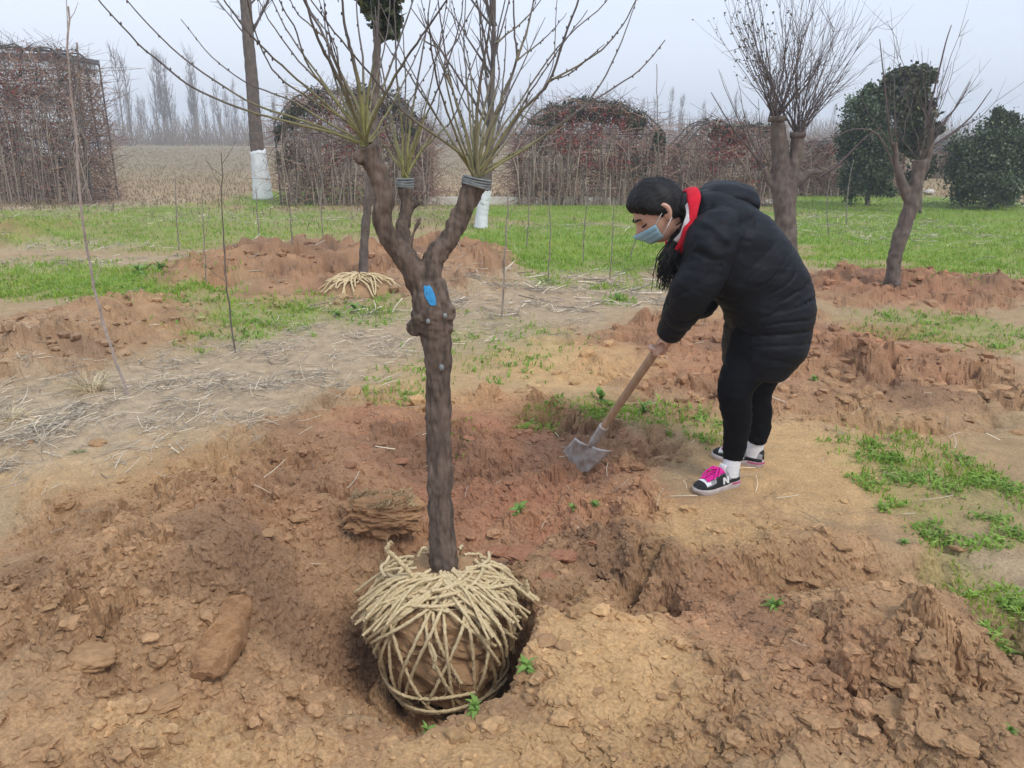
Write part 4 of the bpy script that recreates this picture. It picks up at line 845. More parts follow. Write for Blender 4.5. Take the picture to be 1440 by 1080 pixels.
evergreen(1218, 290, [(1215, 165, 26, 34, 0), (1224, 138, 13, 16, .1), (1200, 210, 26, 36, .3), (1228, 225, 28, 40, -.2), (1240, 155, 16, 22, .2), (1250, 200, 22, 50, .3), (1205, 250, 20, 26, 0), (1235, 262, 20, 18, 0)], 'dense dark green conifer beside the thin bent tree', 4200, .055, C(.075, .11, .045), C(.04, .045, .02), [(1220, 292), (1220, 240), (1219, 180), (1218, 150)])
evergreen(1296, 300, [(1292, 106, 24, 18, 0), (1302, 130, 26, 22, -.3), (1270, 122, 22, 22, .2), (1300, 160, 22, 24, -.2), (1312, 182, 10, 12, 0), (1278, 150, 20, 26, -.3), (1283, 195, 18, 22, .2), (1290, 225, 20, 30, .2), (1262, 140, 14, 18, 0)], 'tall magnolia with ragged dark leathery crown behind the bent tree', 1700, .085, C(.062, .072, .03), C(.045, .042, .018), [(1292, 300), (1294, 250), (1293, 190), (1292, 120)], name='magnolia_tree')
evergreen(1392, 292, [(1385, 215, 42, 44, 0), (1410, 200, 40, 38, .3), (1370, 245, 34, 34, 0), (1425, 235, 40, 44, .2), (1408, 172, 18, 16, .1), (1360, 210, 18, 18, .2), (1390, 260, 40, 24, -.3), (1450, 210, 34, 50, .4)], 'broad rounded dark green shrub at the lawn edge', 4600, .055, C(.075, .105, .045), C(.04, .045, .02), [(1393, 292), (1393, 270), (1393, 230)], 'shrub', name='evergreen_shrub')

# ------------------------------------------------------------------ overgrown trellis hedges
def hedge(x0, x1, ytop, ybase, label, red=.4, green=.2, depth=1.6, arch=True, dens=1.0, Y=None):
    Y = Y or ground_under((x0 + x1) / 2, ybase)[1]; a = W(x0, ybase, Y); b = W(x1, ybase, Y); top = W((x0 + x1) / 2, ytop, Y)[2]; w = b[0] - a[0]; cx = (a[0] + b[0]) / 2
    z0 = Hp(cx, Y); h = top - z0; t = thing('trellis_hedge', (cx, Y, z0), label, 'hedge', 'overgrown arched trellises'); hw = w / 2
    def rim(u):                                             # u -1..1 across -> height of the roof
        u = np.asarray(u, float); wob = perlin(u * hw * 1.1 + x0, u * 0 + .5, 17) * .16 + perlin(u * hw * 3.1 + x0, u * 0 + .5, 18) * .09
        return h * (1 - (.30 if arch else .04) * np.abs(u) ** 2.6) + wob
    mb = MB()
    for yy in (-depth / 2, 0, depth / 2):
        u = np.linspace(-1, 1, 21); P = np.c_[u * hw, np.full(21, yy), rim(u)]; P = np.vstack([[-hw, yy, 0], P, [hw, yy, 0]]); V, F = tube1(P, .022, 6); mb.add(V, F)
    for zz in np.arange(.35, h * .96, .32):
        k = min(1., max(0., (1 - zz / h) / (.30 if arch else .04)) ** (1 / 2.6)); V, F = tubes(np.array([[[-hw, yy, zz], [0, yy, zz], [hw, yy, zz]] for yy in (-depth / 2, depth / 2)]) * np.array([k, 1, 1]), np.full((2, 3), .009), 4); mb.add(V, F)
    for xx in np.linspace(-hw, hw, max(3, int(w / .35))):
        V, F = tubes(np.array([[[xx, yy, 0], [xx, yy, h / 2], [xx, yy, float(rim(np.array(xx / hw)))]] for yy in (-depth / 2, depth / 2)]), np.full((2, 3), .008), 4); mb.add(V, F)
    for u_ in np.linspace(-.96, .96, 7):
        zt = float(rim(np.array(u_))); V, F = tube1(np.array([[u_ * hw, -depth / 2 - .03, zt], [u_ * hw, 0, zt], [u_ * hw, depth / 2 + .03, zt]]), .014, 5); mb.add(V, F)
    for u_ in (-1, 1):
        for zt in (.3, h * .4): V, F = tube1(np.array([[u_ * hw, -depth / 2 - .03, zt], [u_ * hw, 0, zt], [u_ * hw, depth / 2 + .03, zt]]), .014, 5); mb.add(V, F)
    obj('trellis_frame', mb.mesh('trellis_frame'), M['rail'], t)
    n = int(900 * w * dens); u = RNG.uniform(-1.03, 1.03, n); yy = np.where(RNG.random(n) < .55, -depth / 2, RNG.uniform(-depth / 2, depth / 2, n)) + RNG.normal(0, .10, n)
    ef = RNG.random(n) < .14; u = np.where(ef, np.where(cx > 0, -1, 1) * RNG.uniform(.95, 1.02, n), u); yy = np.where(ef, RNG.uniform(-depth / 2, depth / 2, n), yy); zs = RNG.random(n) ** 1.1 * rim(u) * .95; l = RNG.uniform(.25, 1.1, n); dx = RNG.normal(0, .55, n); dz = RNG.uniform(-.3, 1, n); tt = np.linspace(0, 1, 4)[None]
    X = u[:, None] * hw + dx[:, None] * l[:, None] * tt; Z = np.minimum(zs[:, None] + dz[:, None] * l[:, None] * tt - .25 * l[:, None] * tt ** 2, rim(np.clip(u, -1, 1))[:, None] + RNG.uniform(-.05, .16, (n, 1))); Yy = yy[:, None] + RNG.normal(0, .22, (n, 1)) * l[:, None] * tt
    P = np.stack([X, Yy, Z], -1) + RNG.normal(0, .018, (n, 4, 3)); rad = RNG.uniform(.004, .010, (n, 1)) * np.array([[1, .9, .7, .4]]); V, F = tubes(P, rad, 3)
    g = RNG.random((n, 1)); c = C(.22, .14, .105) * (1 - g) + C(.46, .34, .25) * g ** 2 + C(.05, .0, .005) * red; mb = MB().add(V, F, np.repeat(c, 12, 0))
    m = int(34 * w); x = RNG.uniform(-hw, hw, m); P = np.stack([np.stack([x + RNG.normal(0, .05, m), np.full(m, -depth / 2 - .12) + RNG.normal(0, .1, m), np.zeros(m)], 1), np.stack([x + RNG.normal(0, .12, m), np.full(m, -depth / 2 - .1) + RNG.normal(0, .1, m), RNG.uniform(.5, 1.0, m) * h * .55], 1), np.stack([x + RNG.normal(0, .2, m), np.full(m, -depth / 2) + RNG.normal(0, .1, m), RNG.uniform(.6, 1.0, m) * h * .9], 1)], 1)
    V, F = tubes(P, RNG.uniform(.006, .016, (m, 1)) * np.array([[1, .8, .4]]), 4); mb.add(V, F, np.repeat(C(.36, .29, .23) * RNG.uniform(.5, 1.15, (m, 1)), 12, 0))
    m = int(44 * w); u = RNG.uniform(-1.05, 1.05, m); z1 = rim(u); P = np.stack([np.c_[u * hw, RNG.uniform(-.5, .5, m) * depth, z1 - .3], np.c_[u * hw + RNG.normal(0, .1, m), RNG.uniform(-.5, .5, m) * depth, z1 + .02], np.c_[u * hw + RNG.normal(0, .28, m), RNG.uniform(-.5, .5, m) * depth, z1 + RNG.uniform(.0, .45, m)]], 1); V, F = tubes(P, np.array([[.007, .006, .003]]) * np.ones((m, 1)), 3); mb.add(V, F, (.16, .115, .095))
    obj('stems', mb.mesh('stems'), M['shoot'], t, kind='stuff')
    mb = MB()
    def lv(n, col, var, size, zlo, zhi, ulo=-1, uhi=1):
        u = RNG.uniform(ulo, uhi, n); r_ = rim(u); z = r_ * RNG.uniform(zlo, zhi, n) + RNG.normal(0, .04, n); y = np.where(z > r_ * .93, RNG.uniform(-depth / 2, depth / 2, n), np.where(RNG.random(n) < .7, -depth / 2 - .05, RNG.uniform(-depth / 2, depth / 2, n))) + RNG.normal(0, .09, n)
        k = fbm(u * hw * 1.0, z, .6, 2, int(x0) % 97) > -.05; leaves(mb, np.c_[u * hw, y, z][k], size, col, var)
    lv(int(1500 * w * dens), C(.26, .115, .08), C(.08, .035, .026), .045, .05, 1.0); lv(int(900 * w * red), C(.33, .055, .05), C(.09, .018, .015), .05, .35, .95, -.5, .5)
    lv(int(2600 * w * green), C(.045, .06, .028), C(.02, .025, .01), .055, .80, 1.03); lv(int(700 * w * green), C(.045, .06, .028), C(.02, .025, .01), .05, .3, 1.0, -1, -.6); lv(int(700 * w * green), C(.05, .065, .03), C(.02, .025, .01), .05, .3, 1.0, .55, 1)
    lv(int(900 * w * dens), C(.22, .17, .12), C(.07, .05, .035), .045, .0, .6)
    obj('foliage', mb.mesh('foliage'), M['leafr'], t, kind='stuff')
hedge(-90, 150, 70, 284, 'tall square trellis choked with purplish brown twigs before the pale building', red=.35, green=.06, arch=False, dens=1.7, depth=1.3)
hedge(408, 605, 122, 284, 'twiggy arched hedge with red blossom behind the forked tree', red=.5, green=.55)
hedge(728, 922, 143, 284, 'reddish arched hedge with dark green crest left of the woman', red=.8, green=.5)
hedge(945, 1085, 168, 286, 'rust coloured arched hedge directly behind the woman', red=.7, green=.3)
hedge(1100, 1245, 200, 284, 'low dull red hedge behind the thick pollard', red=.7, green=.12, Y=24)
hedge(1300, 1350, 205, 272, 'small brownish arch hedge far beyond the lawn', red=.5, green=.2, Y=33)

# ================================================================== thin saplings
def sapling(pts, r0, r1, label, col=(.30, .25, .20), grp=None, tw=6):
    b = ground_under(*pts[0]); Y = b[1]; P = resample(wl(pts, Y), 22); P[0] = b - np.array([0, 0, .03]); P = P + np.r_[[[0, 0, 0]], RNG.normal(0, .004, (21, 3))]
    q = 1 / PXM(pts[0][0], pts[0][1], Y); V, F = tube1(P, np.linspace(r0, r1, 22) * q, 5); mb = MB().add(V, F, np.repeat(C(*col) * RNG.uniform(.8, 1.1, (22, 1)), 5, 0))
    for _ in range(tw):
        i = random.randrange(8, 21); d = np.array([random.uniform(-.7, .7), random.uniform(-.7, .7), random.uniform(.5, 1)]) * random.uniform(.1, .3); V, F = tube1(np.array([P[i], P[i] + d * .5 + [0, 0, -.01], P[i] + d]), np.array([.5, .4, .25]) * r1 * q * 1.2, 4); mb.add(V, F, C(*col) * .8)
    t = obj('sapling', mb.mesh('sapling', b), M['shoot'], label=label, category='sapling'); t.location = b
    if grp: t['group'] = grp
sapling([(181, 557), (160, 500), (138, 430), (120, 330), (107, 200), (96, 80), (98, 8)], 2.2, 1.1, 'tall pale sapling leaning left from the grey straw', (.36, .29, .25))
sapling([(331, 497), (322, 430), (315, 367), (313, 300), (311, 215)], 1.4, .7, 'thin dark upright sapling by the green weeds left of the trunk', (.15, .12, .10))
sapling([(706, 447), (708, 400), (712, 330), (716, 250)], 1.6, .8, 'thin pale whip growing in dry litter behind the forked tree')
for pts, in ([[(290, 392), (287, 340), (284, 270)]], [[(252, 352), (248, 300), (246, 250)]], [[(412, 352), (408, 300), (409, 245)]], [[(365, 345), (362, 300), (360, 262)]], [[(455, 350), (452, 290), (455, 210)]], [[(770, 398), (774, 330), (772, 250), (776, 190)]], [[(858, 392), (861, 340), (864, 280)]],
             [[(885, 366), (893, 340), (901, 318)]], [[(820, 372), (822, 320), (828, 262)]], [[(1165, 332), (1163, 290), (1166, 250)]], [[(940, 360), (935, 300), (925, 180), (924, 90)]], [[(740, 350), (744, 290), (742, 225)]], [[(1190, 318), (1192, 270), (1200, 225)]]):
    sapling(pts, .95, .5, 'thin bare whip of a sapling standing on the grass', (.24, .20, .165), 'sapling whips on the grass', 3)
# crossed poles before the left hedge
for pts in ([(38, 286), (20, 210), (4, 140)], [(60, 283), (95, 225), (120, 190)], [(108, 275), (60, 235), (22, 200)], [(128, 280), (118, 200), (112, 120), (108, 60)]):
    sapling(pts, 2.6, 1.4, 'pale bare pole leaning against the square trellis', (.36, .30, .27), 'poles on the square trellis', 2)

# ================================================================== FAR BACKGROUND
FT = []
def far_tree_mesh(seed):
    random.seed(seed); h = 8.5; mb = MB(); mt = MB()
    P = resample([[0, 0, -.2], [.1, 0, h * .35], [-.05, .1, h * .7], [.05, 0, h]], 12); V, F = tube1(P, np.linspace(.10, .02, 12), 6); mt.add(V, F)
    for k in range(34):
        i = random.randrange(3, 11); a = random.random() * 6.28; l = random.uniform(1.0, 2.6) * (1.15 - i / 14); d = np.array([math.cos(a) * .38, math.sin(a) * .38, 1]) * l; Q = np.array([P[i], P[i] + d * .5 + [math.cos(a) * .12, math.sin(a) * .12, 0], P[i] + d]); V, F = tube1(Q, [.035, .025, .012], 3); mb.add(V, F)
        for _ in range(3):
            b = Q[1] + (Q[2] - Q[1]) * random.uniform(-.6, 1); e = np.array([random.uniform(-.5, .5), random.uniform(-.5, .5), random.uniform(.3, 1.2)]) * random.uniform(.5, 1.1); V, F = tube1(np.array([b, b + e * .5, b + e]), [.018, .014, .008], 3); mb.add(V, F)
    return mt.mesh('trunk', (0, 0, 0), True), mb.mesh('crown')
for s in range(4):
    a, b = far_tree_mesh(s + 20); a.materials.append(M['poplar']); b.materials.append(M['poplar']); FT.append((a, b))
random.seed(99)
spots = []
for i in range(46): spots.append((random.uniform(-66, -30), random.uniform(95, 145), random.uniform(.5, 1.0)))
for i in range(40): spots.append((random.uniform(-33, 50), random.uniform(100, 150), random.uniform(.45, .85)))
for i in range(10): spots.append((random.uniform(-47, -40), random.uniform(96, 110), random.uniform(1.05, 1.35)))
for x, y, s in spots:
    k = random.randrange(4); z = Hp(x, y); t = thing('bare_poplar', (x, y, z), 'bare grey poplar in the hazy row beyond the far field', 'tree', 'poplars beyond the far field'); t.scale = (s * .9, s * .9, s); t.rotation_euler = (0, 0, random.random() * 6.28)
    for nm, me in zip(('trunk', 'crown'), FT[k]): obj(nm, me, None, t)
def thicket():
    mb = MB(); n = 10000; x = RNG.uniform(-95, 90, n); y = RNG.uniform(88, 112, n); z = H(x, y); h = (1.2 + 2.2 * RNG.random(n)) * (1 + .5 * fbm(x, y, 9, 2, 4)); dx = RNG.normal(0, .35, n); t = np.linspace(0, 1, 3)[None]
    P = np.stack([x[:, None] + dx[:, None] * t * h[:, None], y[:, None] + RNG.normal(0, .3, (n, 1)) * t, z[:, None] + h[:, None] * t - .1], -1); V, F = tubes(P, np.array([[.04, .03, .012]]) * RNG.uniform(.5, 1.2, (n, 1)), 3); g = RNG.random((n, 1)); mb.add(V, F, np.repeat(C(.17, .125, .10) * (1 - g) + C(.33, .26, .19) * g, 9, 0))
    obj('far_thicket', mb.mesh('far_thicket'), M['shoot'], kind='stuff', label='brown band of leafless scrub at the far end of the field', category='scrub')
    mb = MB(); n = 42000; x, y = scatter(int(n * 1.6), 14, 80, .8, .75); soil, red, tan, gr, st = masks(x, y); k = RNG.random(len(x)) > gr * 1.4; x, y = x[k][:n], y[k][:n]; m = len(x)
    V, F, c = blades(x, y, H(x, y), RNG.uniform(.04, .16, m) * (1 + 1.2 * sst(.1, .4, fbm(x, y, 2.5, 2, 91)) * (y < 32)), .006 + .0004 * y, RNG.uniform(.4, 1.3, m), np.clip((C(.36, .285, .175) + fbm(x, y, 3., 2, 92)[:, None] * C(.10, .03, .05)) * RNG.uniform(.7, 1.2, (m, 1)), .03, .8)); mb.add(V, F, c)
    obj('dry_grass', mb.mesh('dry_grass'), M['drygrass'], kind='stuff', label='tan withered grass across the field beyond the lawn', category='grass')
thicket()
def building():
    Y = 60.; a = W(40, 80, Y); b = W(84, 86, Y); z0 = Hp(a[0], Y); w = b[0] - a[0] + 8; h = a[2] - z0; cx = b[0] - w / 2
    t = thing('pale_building', (cx, Y + 2.5, z0), 'white flat-roofed building glimpsed above the square trellis', 'building')
    obj('wall', MB().add(*box((0, 0, h / 2 - .2), (w, 5, h + .2))).mesh('wall'), M['wall'], t); obj('roof', MB().add(*box((0, 0, h + .05), (w + .5, 5.5, .35))).mesh('roof'), M['roof'], t)
    me = MB().add(*box((0, 0, 0), (1.0, .12, 1.3))).mesh('window'); me.materials.append(M['roof'])
    for i in range(4):
        for zz in (h - 2.6, h - 5.4):
            if zz > 1: o = obj('window', me, None, t); o.location = (-w / 2 + 1.4 + i * (w - 2.8) / 3, -2.52, zz)
building()
def house():
    Y = 75.; c = W(1322, 205, Y); z0 = Hp(c[0], Y); q = 1 / PXM(1322, 205, Y); t = thing('small_house', (c[0], Y, z0), 'small distant house with dark pitched roof beside the dark shrub', 'house'); w = 62 * q; h = W(1322, 218, Y)[2] - z0; hr = W(1322, 198, Y)[2] - z0
    obj('wall', MB().add(*box((0, 0, h / 2 - .1), (w * .9, 5, h + .2))).mesh('wall'), M['wall'], t)
    V = np.array([[-w / 2, -3, h], [w / 2, -3, h], [w / 2, 3, h], [-w / 2, 3, h], [-w / 2 + .6, 0, hr], [w / 2 - .6, 0, hr]]); obj('roof', MB().add(V, [[0, 1, 5, 4], [2, 3, 4, 5], [1, 2, 5, 5], [3, 0, 4, 4], [3, 2, 1, 0]]).mesh('roof'), M['roof'], t)
    me = MB().add(*box((0, 0, 0), (.9, .1, 1.1))).mesh('window'); me.materials.append(M['roof'])
    for x in (-w * .25, w * .2): o = obj('window', me, None, t); o.location = (x, -2.52, h * .55)
house()
k = ground_under(690, 287); o = obj('kerb', MB().add(*box((0, 0, .07), (6.2, .25, .2))).mesh('kerb'), M['stone'], label='low pale concrete kerb along the hedge foot', category='kerb'); o.location = k; o['kind'] = 'structure'
def pale_stone(px, py, r, lab):
    g = ground_under(px, py); V, F = ICO3; V = V * np.array([1.2, .8, .55]) * (1 + .4 * n3(V, .6, px))[:, None]; q = r / PXM(px, py, g[1]); o = obj('pale_stone', mesh_np('pale_stone', V * q, F, smooth=True), M['stone'], label=lab, category='stone'); o.location = (g[0], g[1], g[2] + .5 * q)
pale_stone(1077, 290, 10, 'cream coloured boulder on the grass right behind the dark hood')
pale_stone(1306, 274, 7, 'whitish boulder at the far end of the leaf litter strip')

# ================================================================== PERSON
PY = 3.50
def pv(px, py, Y=PY): return W(px, py, Y)
ROOT = np.array([(P_FF[0] + P_RF[0]) / 2, (P_FF[1] + P_RF[1]) / 2, 0.]); PER = thing('person', tuple(ROOT), 'woman in long black padded coat and leggings bending over her shovel', 'person')
def child(name, me, m, parent=PER, **k): return obj(name, me, M[m] if isinstance(m, str) else m, parent, **k)
def shift(me): setV(me, getV(me) - ROOT); return me
YA = np.array([0, 1., 0])
HND = pv(931, 481, 3.50); BLD = pv(834, 622, 3.74); AX = (HND - BLD) / np.linalg.norm(HND - BLD); HTOP = HND + AX * .24; HND2 = HND + AX * .155; HR = .021
HC = pv(927, 299, 3.47); HF = np.array([-.80, -.05, -.60]); HF /= np.linalg.norm(HF); HU = np.array([-.60, 0, .80]); HS = np.cross(HF, HU); HS /= np.linalg.norm(HS); HU = np.cross(HS, HF)
if HS[1] > 0: HS = -HS
def hl(f, s, u): return HC + np.asarray(f)[..., None] * HF + np.asarray(s)[..., None] * HS + np.asarray(u)[..., None] * HU
HA, HB, HH = .109, .081, .121
def head_r(d):
    """shape of the head for unit directions d (f,s,u): jaw narrows, face flattens"""
    f, s, u = d.T; lo = np.clip(-u, 0, 1)
    V = np.c_[f * HA * (1 - .0 * lo), s * HB * (1 - .28 * lo ** 1.5), u * HH]
    V[:, 0] += .022 * lo * (f > -.3) - .02 * lo * (f < -.3)
    nose = np.exp(-((s) / .16) ** 2 - ((u + .18) / .22) ** 2) * (f > 0) * .024; eye = np.exp(-((np.abs(s) - .38) / .16) ** 2 - ((u - .05) / .12) ** 2) * (f > 0) * .010
    V[:, 0] += nose - eye
    return V
def uvs(nu=40, nv=56):
    th = np.linspace(.02, math.pi - .02, nu); ph = np.linspace(0, 2 * math.pi, nv + 1)[:-1]; T_, P_ = np.meshgrid(th, ph, indexing='ij')
    d = np.stack([np.sin(T_) * np.cos(P_), np.sin(T_) * np.sin(P_), np.cos(T_)], -1).reshape(-1, 3); i = np.arange(nu - 1)[:, None] * nv; j = np.arange(nv)[None]; j2 = (j + 1) % nv
    return d, np.stack([i + j, i + nv + j, i + nv + j2, i + j2], -1).reshape(-1, 4)
def chain(pts, rad, sides=12, n=None): P, r = resample(pts, n or 5 * len(pts), rad); return closed_tube(P, r, sides)
def hand(mb, c, ax, side, wrist):
    """fingers closed round the handle at c; palm towards the wrist"""
    n = wrist - c; n = n - ax * (n @ ax); n /= np.linalg.norm(n); b = np.cross(ax, n) * side; rr = HR + .010
    pt = lambda a, k, r=rr: c + ax * k + r * (math.cos(a) * n + math.sin(a) * b)
    for i, (k, l) in enumerate(((-.036, .92), (-.012, 1.), (.012, .96), (.035, .8))):
        P = [pt(.15, k, rr + .010), pt(.9, k, rr + .006), pt(1.8, k), pt(2.7, k), pt(2.7 + .9 * l, k, rr - .001)]; mb.add(*chain(P, [.0105, .010, .0095, .009, .0075], 10, 18))
    P = [pt(-.3, -.03, rr + .012), pt(-.9, -.045, rr + .006), pt(-1.8, -.052), pt(-2.6, -.050)]; mb.add(*chain(P, [.014, .0125, .011, .009], 10, 14))
    P = [wrist, pt(0, 0, rr + .045), pt(.0, 0, rr + .012)]; V, F = loft(resample(P, 8), np.array([ax] * 8), np.array([b] * 8), np.linspace(.03, .046, 8), np.array([.023, .022, .021, .02, .019, .017, .015, .012]), 16, .8); mb.add(V, F)
ELB, SHO, WRI = pv(972, 412, 3.27), pv(1004, 332, 3.31), pv(943, 465, 3.45)
ELB2, SHO2, WRI2 = pv(985, 420, 3.70), pv(1000, 330, 3.68), pv(972, 425, 3.56)
def person():
    mb = MB(); d, F = uvs(); V = head_r(d); V, F = capfan(V, F, np.arange(56)); V, F = capfan(V, F, np.arange(56) + 39 * 56, True); mb.add(hl(V[:, 0], V[:, 1], V[:, 2]), F)
    for s in (-1, 1):                                       # ears
        P = np.array([hl(.0, s * .083, .03), hl(-.018, s * .094, .035), hl(-.028, s * .097, .01), hl(-.018, s * .092, -.02), hl(-.002, s * .084, -.036)]); mb.add(*chain(P, [.008, .010, .011, .010, .008], 8, 14))
        V, F = ICO2; q = hl(-.012, s * .087, 0); mb.add(q + V[:, :1] * .018 * HF + V[:, 1:2] * .008 * HS + V[:, 2:] * .03 * HU, np.c_[F, F[:, 2]])
    mb.add(*chain([hl(-.03, 0, -.06), pv(958, 325), pv(985, 330), pv(1010, 330)], [.062, .058, .06, .07], 16))
    mb.add(*chain([pv(1010, 325), pv(1040, 345), pv(1075, 390), pv(1085, 440), pv(1078, 480)], [.10, .13, .14, .13, .11], 18))
    for a, b, c, h, sd in ((SHO, ELB, WRI, HND, 1), (SHO2, ELB2, WRI2, HND2, -1)):
        mb.add(*chain([a, (a + b) / 2, b, (b + c) / 2, c], [.05, .045, .038, .033, .024], 12)); hand(mb, h, AX, sd, c)
    for L in LEGS: mb.add(*chain([p for p, r in L], [r - .008 for p, r in L], 14))
    for p, dirv in FEET: mb.add(*chain([p + dirv * .03 + [0, 0, .09], p + dirv * .06 + [0, 0, .05], p + dirv * .15 + [0, 0, .035], p + dirv * .21 + [0, 0, .03]], [.026, .027, .024, .018], 10))
    child('body', shift(voxel(mb, 'body', .0055, 3)), 'skin')
    # face: eyes, brows
    for s in (-1, 1):
        P = np.array([hl(.098 - .02 * abs(t), s * (.018 + .045 * (t + 1) / 2), .006 - .006 * (1 - t * t)) for t in np.linspace(-1, 1, 9)]); V, F = tube1(P, [.001, .003, .0035, .0035, .0035, .0035, .003, .003, .001], 6); child('eyelashes', MB().add(V, F).mesh('eyelashes', ROOT, True), 'brow')
        P = np.array([hl(.112 - .026 * (t + 1) / 2, s * (.014 + .05 * (t + 1) / 2), .03 + .006 * (1 - t * t)) for t in np.linspace(-1, 1, 9)]); V, F = tube1(P, [.002, .004, .0045, .005, .005, .0045, .004, .003, .001], 6); child('eyebrow', MB().add(V, F).mesh('eyebrow', ROOT, True), 'brow')
    # hair cap
    d, F = uvs(64, 90); f, s, u = d.T; edge = np.maximum(u * .75 - f * .62 + .13, (-f - .28)); m = edge > 0
    V = head_r(np.c_[f, s, np.maximum(u, -.75)]); grow = 1.0 + .0 * u; g = np.clip((edge + .03 * np.sin(np.arctan2(s, f) * 23)) / .22, 0, 1) ** .5
    strand = .5 + .5 * np.sin(np.arctan2(s, u + .3) * 60 + 4 * perlin(f * 6, s * 6, 3)); off = -.006 + g * (.024 + .016 * np.clip(u, 0, 1)) + .0035 * strand * g + .006 * perlin(f * 3, s * 3 + u * 2, 5) * g
    V = V + d * off[:, None]; Fk = F[m[F].all(1)]; child('hair', shift(mesh_np('hair', hl(V[:, 0], V[:, 1], V[:, 2]), Fk, smooth=True)), 'hair')
    # low ponytail falling past the collar
    mb = MB()
    for k in range(170):
        a = RNG.normal(0, 1, 3); st = pv(966, 312, 3.45) + a * np.array([.014, .02, .016]); mid = pv(953, 342, 3.40) + a * np.array([.015, .015, .014]); e = random.random(); lo = pv(942 - 4 * e, 366, 3.36) + a * np.array([.024, .02, .012]); tip = pv(924 + 30 * random.random(), random.uniform(380, 410), 3.37) + a * np.array([.012, .02, 0])
        P = resample([st, mid, lo, tip], 12); V, F = tube1(P, np.linspace(.0042, .0012, 12), 5); mb.add(V, F)
    V, F = ICO3; c = pv(962, 290, 3.44); mb.add(c + V * np.array([.05, .06, .055]) * (1 + .1 * n3(V, .3, 2))[:, None], np.c_[F, F[:, 2]])
    child('ponytail', mb.mesh('ponytail', ROOT, True), 'hair')
    # surgical mask with loops
    nu, nv = 14, 30; U = np.linspace(-.16, -.86, nu); A = np.linspace(-1.15, 1.15, nv); V = []
    for i, uu in enumerate(U):
        for a in A:
            w = math.sqrt(max(0, 1 - min(.999, uu * uu * .75))); dd = np.array([[w * math.cos(a), w * math.sin(a), uu * .87]]); p = head_r(dd)[0]; out = .006 + .008 * math.exp(-(a / .5) ** 2) + .0035 * ((i % 4) / 3.); p = p + np.array([math.cos(a), math.sin(a) * .8, 0]) * out; V.append(p)
    V = np.array(V); i = np.arange(nu - 1)[:, None] * nv; j = np.arange(nv - 1)[None]; F = np.stack([i + j, i + nv + j, i + nv + j + 1, i + j + 1], -1).reshape(-1, 4); mk = child('face_mask', shift(mesh_np('face_mask', hl(V[:, 0], V[:, 1], V[:, 2]), F, smooth=True)), 'mask', label='pale blue surgical mask'); sd = mk.modifiers.new('s', 'SOLIDIFY'); sd.thickness = .002
    for s, col in ((-1, 0), (1, nv - 1)):
        for row, uu in ((0, .02), (nu - 3, -.03)):
            p = V[row * nv + col]; P = resample([hl(*p), hl((p[0] - .01) / 2, s * .092, (p[2] + uu) / 2), hl(-.02, s * .094, uu)], 10); v, f = tube1(P, .0019, 5); child('ear_loop', MB().add(v, f).mesh('ear_loop', ROOT, True), 'loop', mk)
    # coat
    mb = MB(); pairs = [((1020, 517), (1095, 524), .21), ((1019, 505), (1110, 512), .225), ((1022, 480), (1129, 488), .24), ((1023, 455), (1137, 455), .235), ((1014, 432), (1141, 425), .235), ((995, 416), (1135, 390), .23), ((972, 405), (1119, 355), .24), ((958, 392), (1095, 322), .24), ((951, 375), (1068, 295), .235), ((950, 355), (1040, 276), .21), ((953, 335), (1010, 266), .17), ((960, 318), (985, 268), .11)]
    f = np.array([pv(*a) for a, b, c in pairs]); b = np.array([pv(*b) for a, b, c in pairs]); w = np.array([c for a, b, c in pairs]); n = 60
    fb = resample(np.c_[f, b, w], n); f, b, w = fb[:, :3], fb[:, 3:6], fb[:, 6]; cs = (f + b) / 2; A = b - f; ra = np.linalg.norm(A, axis=1) / 2; A = A / (2 * ra[:, None]); mb.add(*loft(cs, A, np.array([YA] * n), ra, w, 40, .88)); spine = cs
    mb.add(*chain([pv(1020, 330, 3.42), SHO, (SHO + ELB) / 2 + [.01, -.01, 0], ELB, (ELB + WRI) / 2, WRI + (WRI - ELB) * .06], [.118, .112, .102, .094, .076, .058], 22, 40))
    mb.add(*chain([pv(1020, 330, 3.58), SHO2, (SHO2 + ELB2) / 2, ELB2, (ELB2 + WRI2) / 2, WRI2], [.12, .115, .105, .09, .075, .06], 22, 40))
    me = voxel(mb, 'coat', .0075, 10); V = getV(me); N_ = getN(me)
    ds = np.full(len(V), 9.); si = np.zeros(len(V))
    for i in range(n):
        q = np.linalg.norm(V - spine[i], axis=1); k = q < ds; ds[k] = q[k]; si[k] = i
    L = np.r_[0, np.cumsum(np.linalg.norm(np.diff(spine, axis=0), axis=1))]; tan_ = np.gradient(spine, axis=0); tan_ /= np.linalg.norm(tan_, axis=1)[:, None]; k = si.astype(int); sl = L[k] + np.einsum('ij,ij->i', V - spine[k], tan_[k])
    arm = np.exp(-((V[:, 0] - ELB[0]) / .16) ** 2) * (V[:, 1] < 3.3); wav = np.sin(sl * 2 * math.pi / .062 + 2.2 * n3(V, .25, 3)); qlt = np.abs(np.sin(sl * math.pi / .105)) ** .5
    zone = sst(.06, .25, sl) * (1 - sst(.42, .62, sl)); crease = -np.exp(-((np.abs(np.sin(sl * math.pi / .055 + 1.6 * n3(V, .22, 3)))) / .22) ** 2); disp = .009 * zone * crease * sst(-.25, .3, n3(V, .22, 9)) + .008 * np.abs(np.sin(sl * math.pi / .115)) ** .35 - .006 + .007 * n3(V, .16, 5) + .002 * n3(V * np.array([1, 1, 2.]), .05, 7)
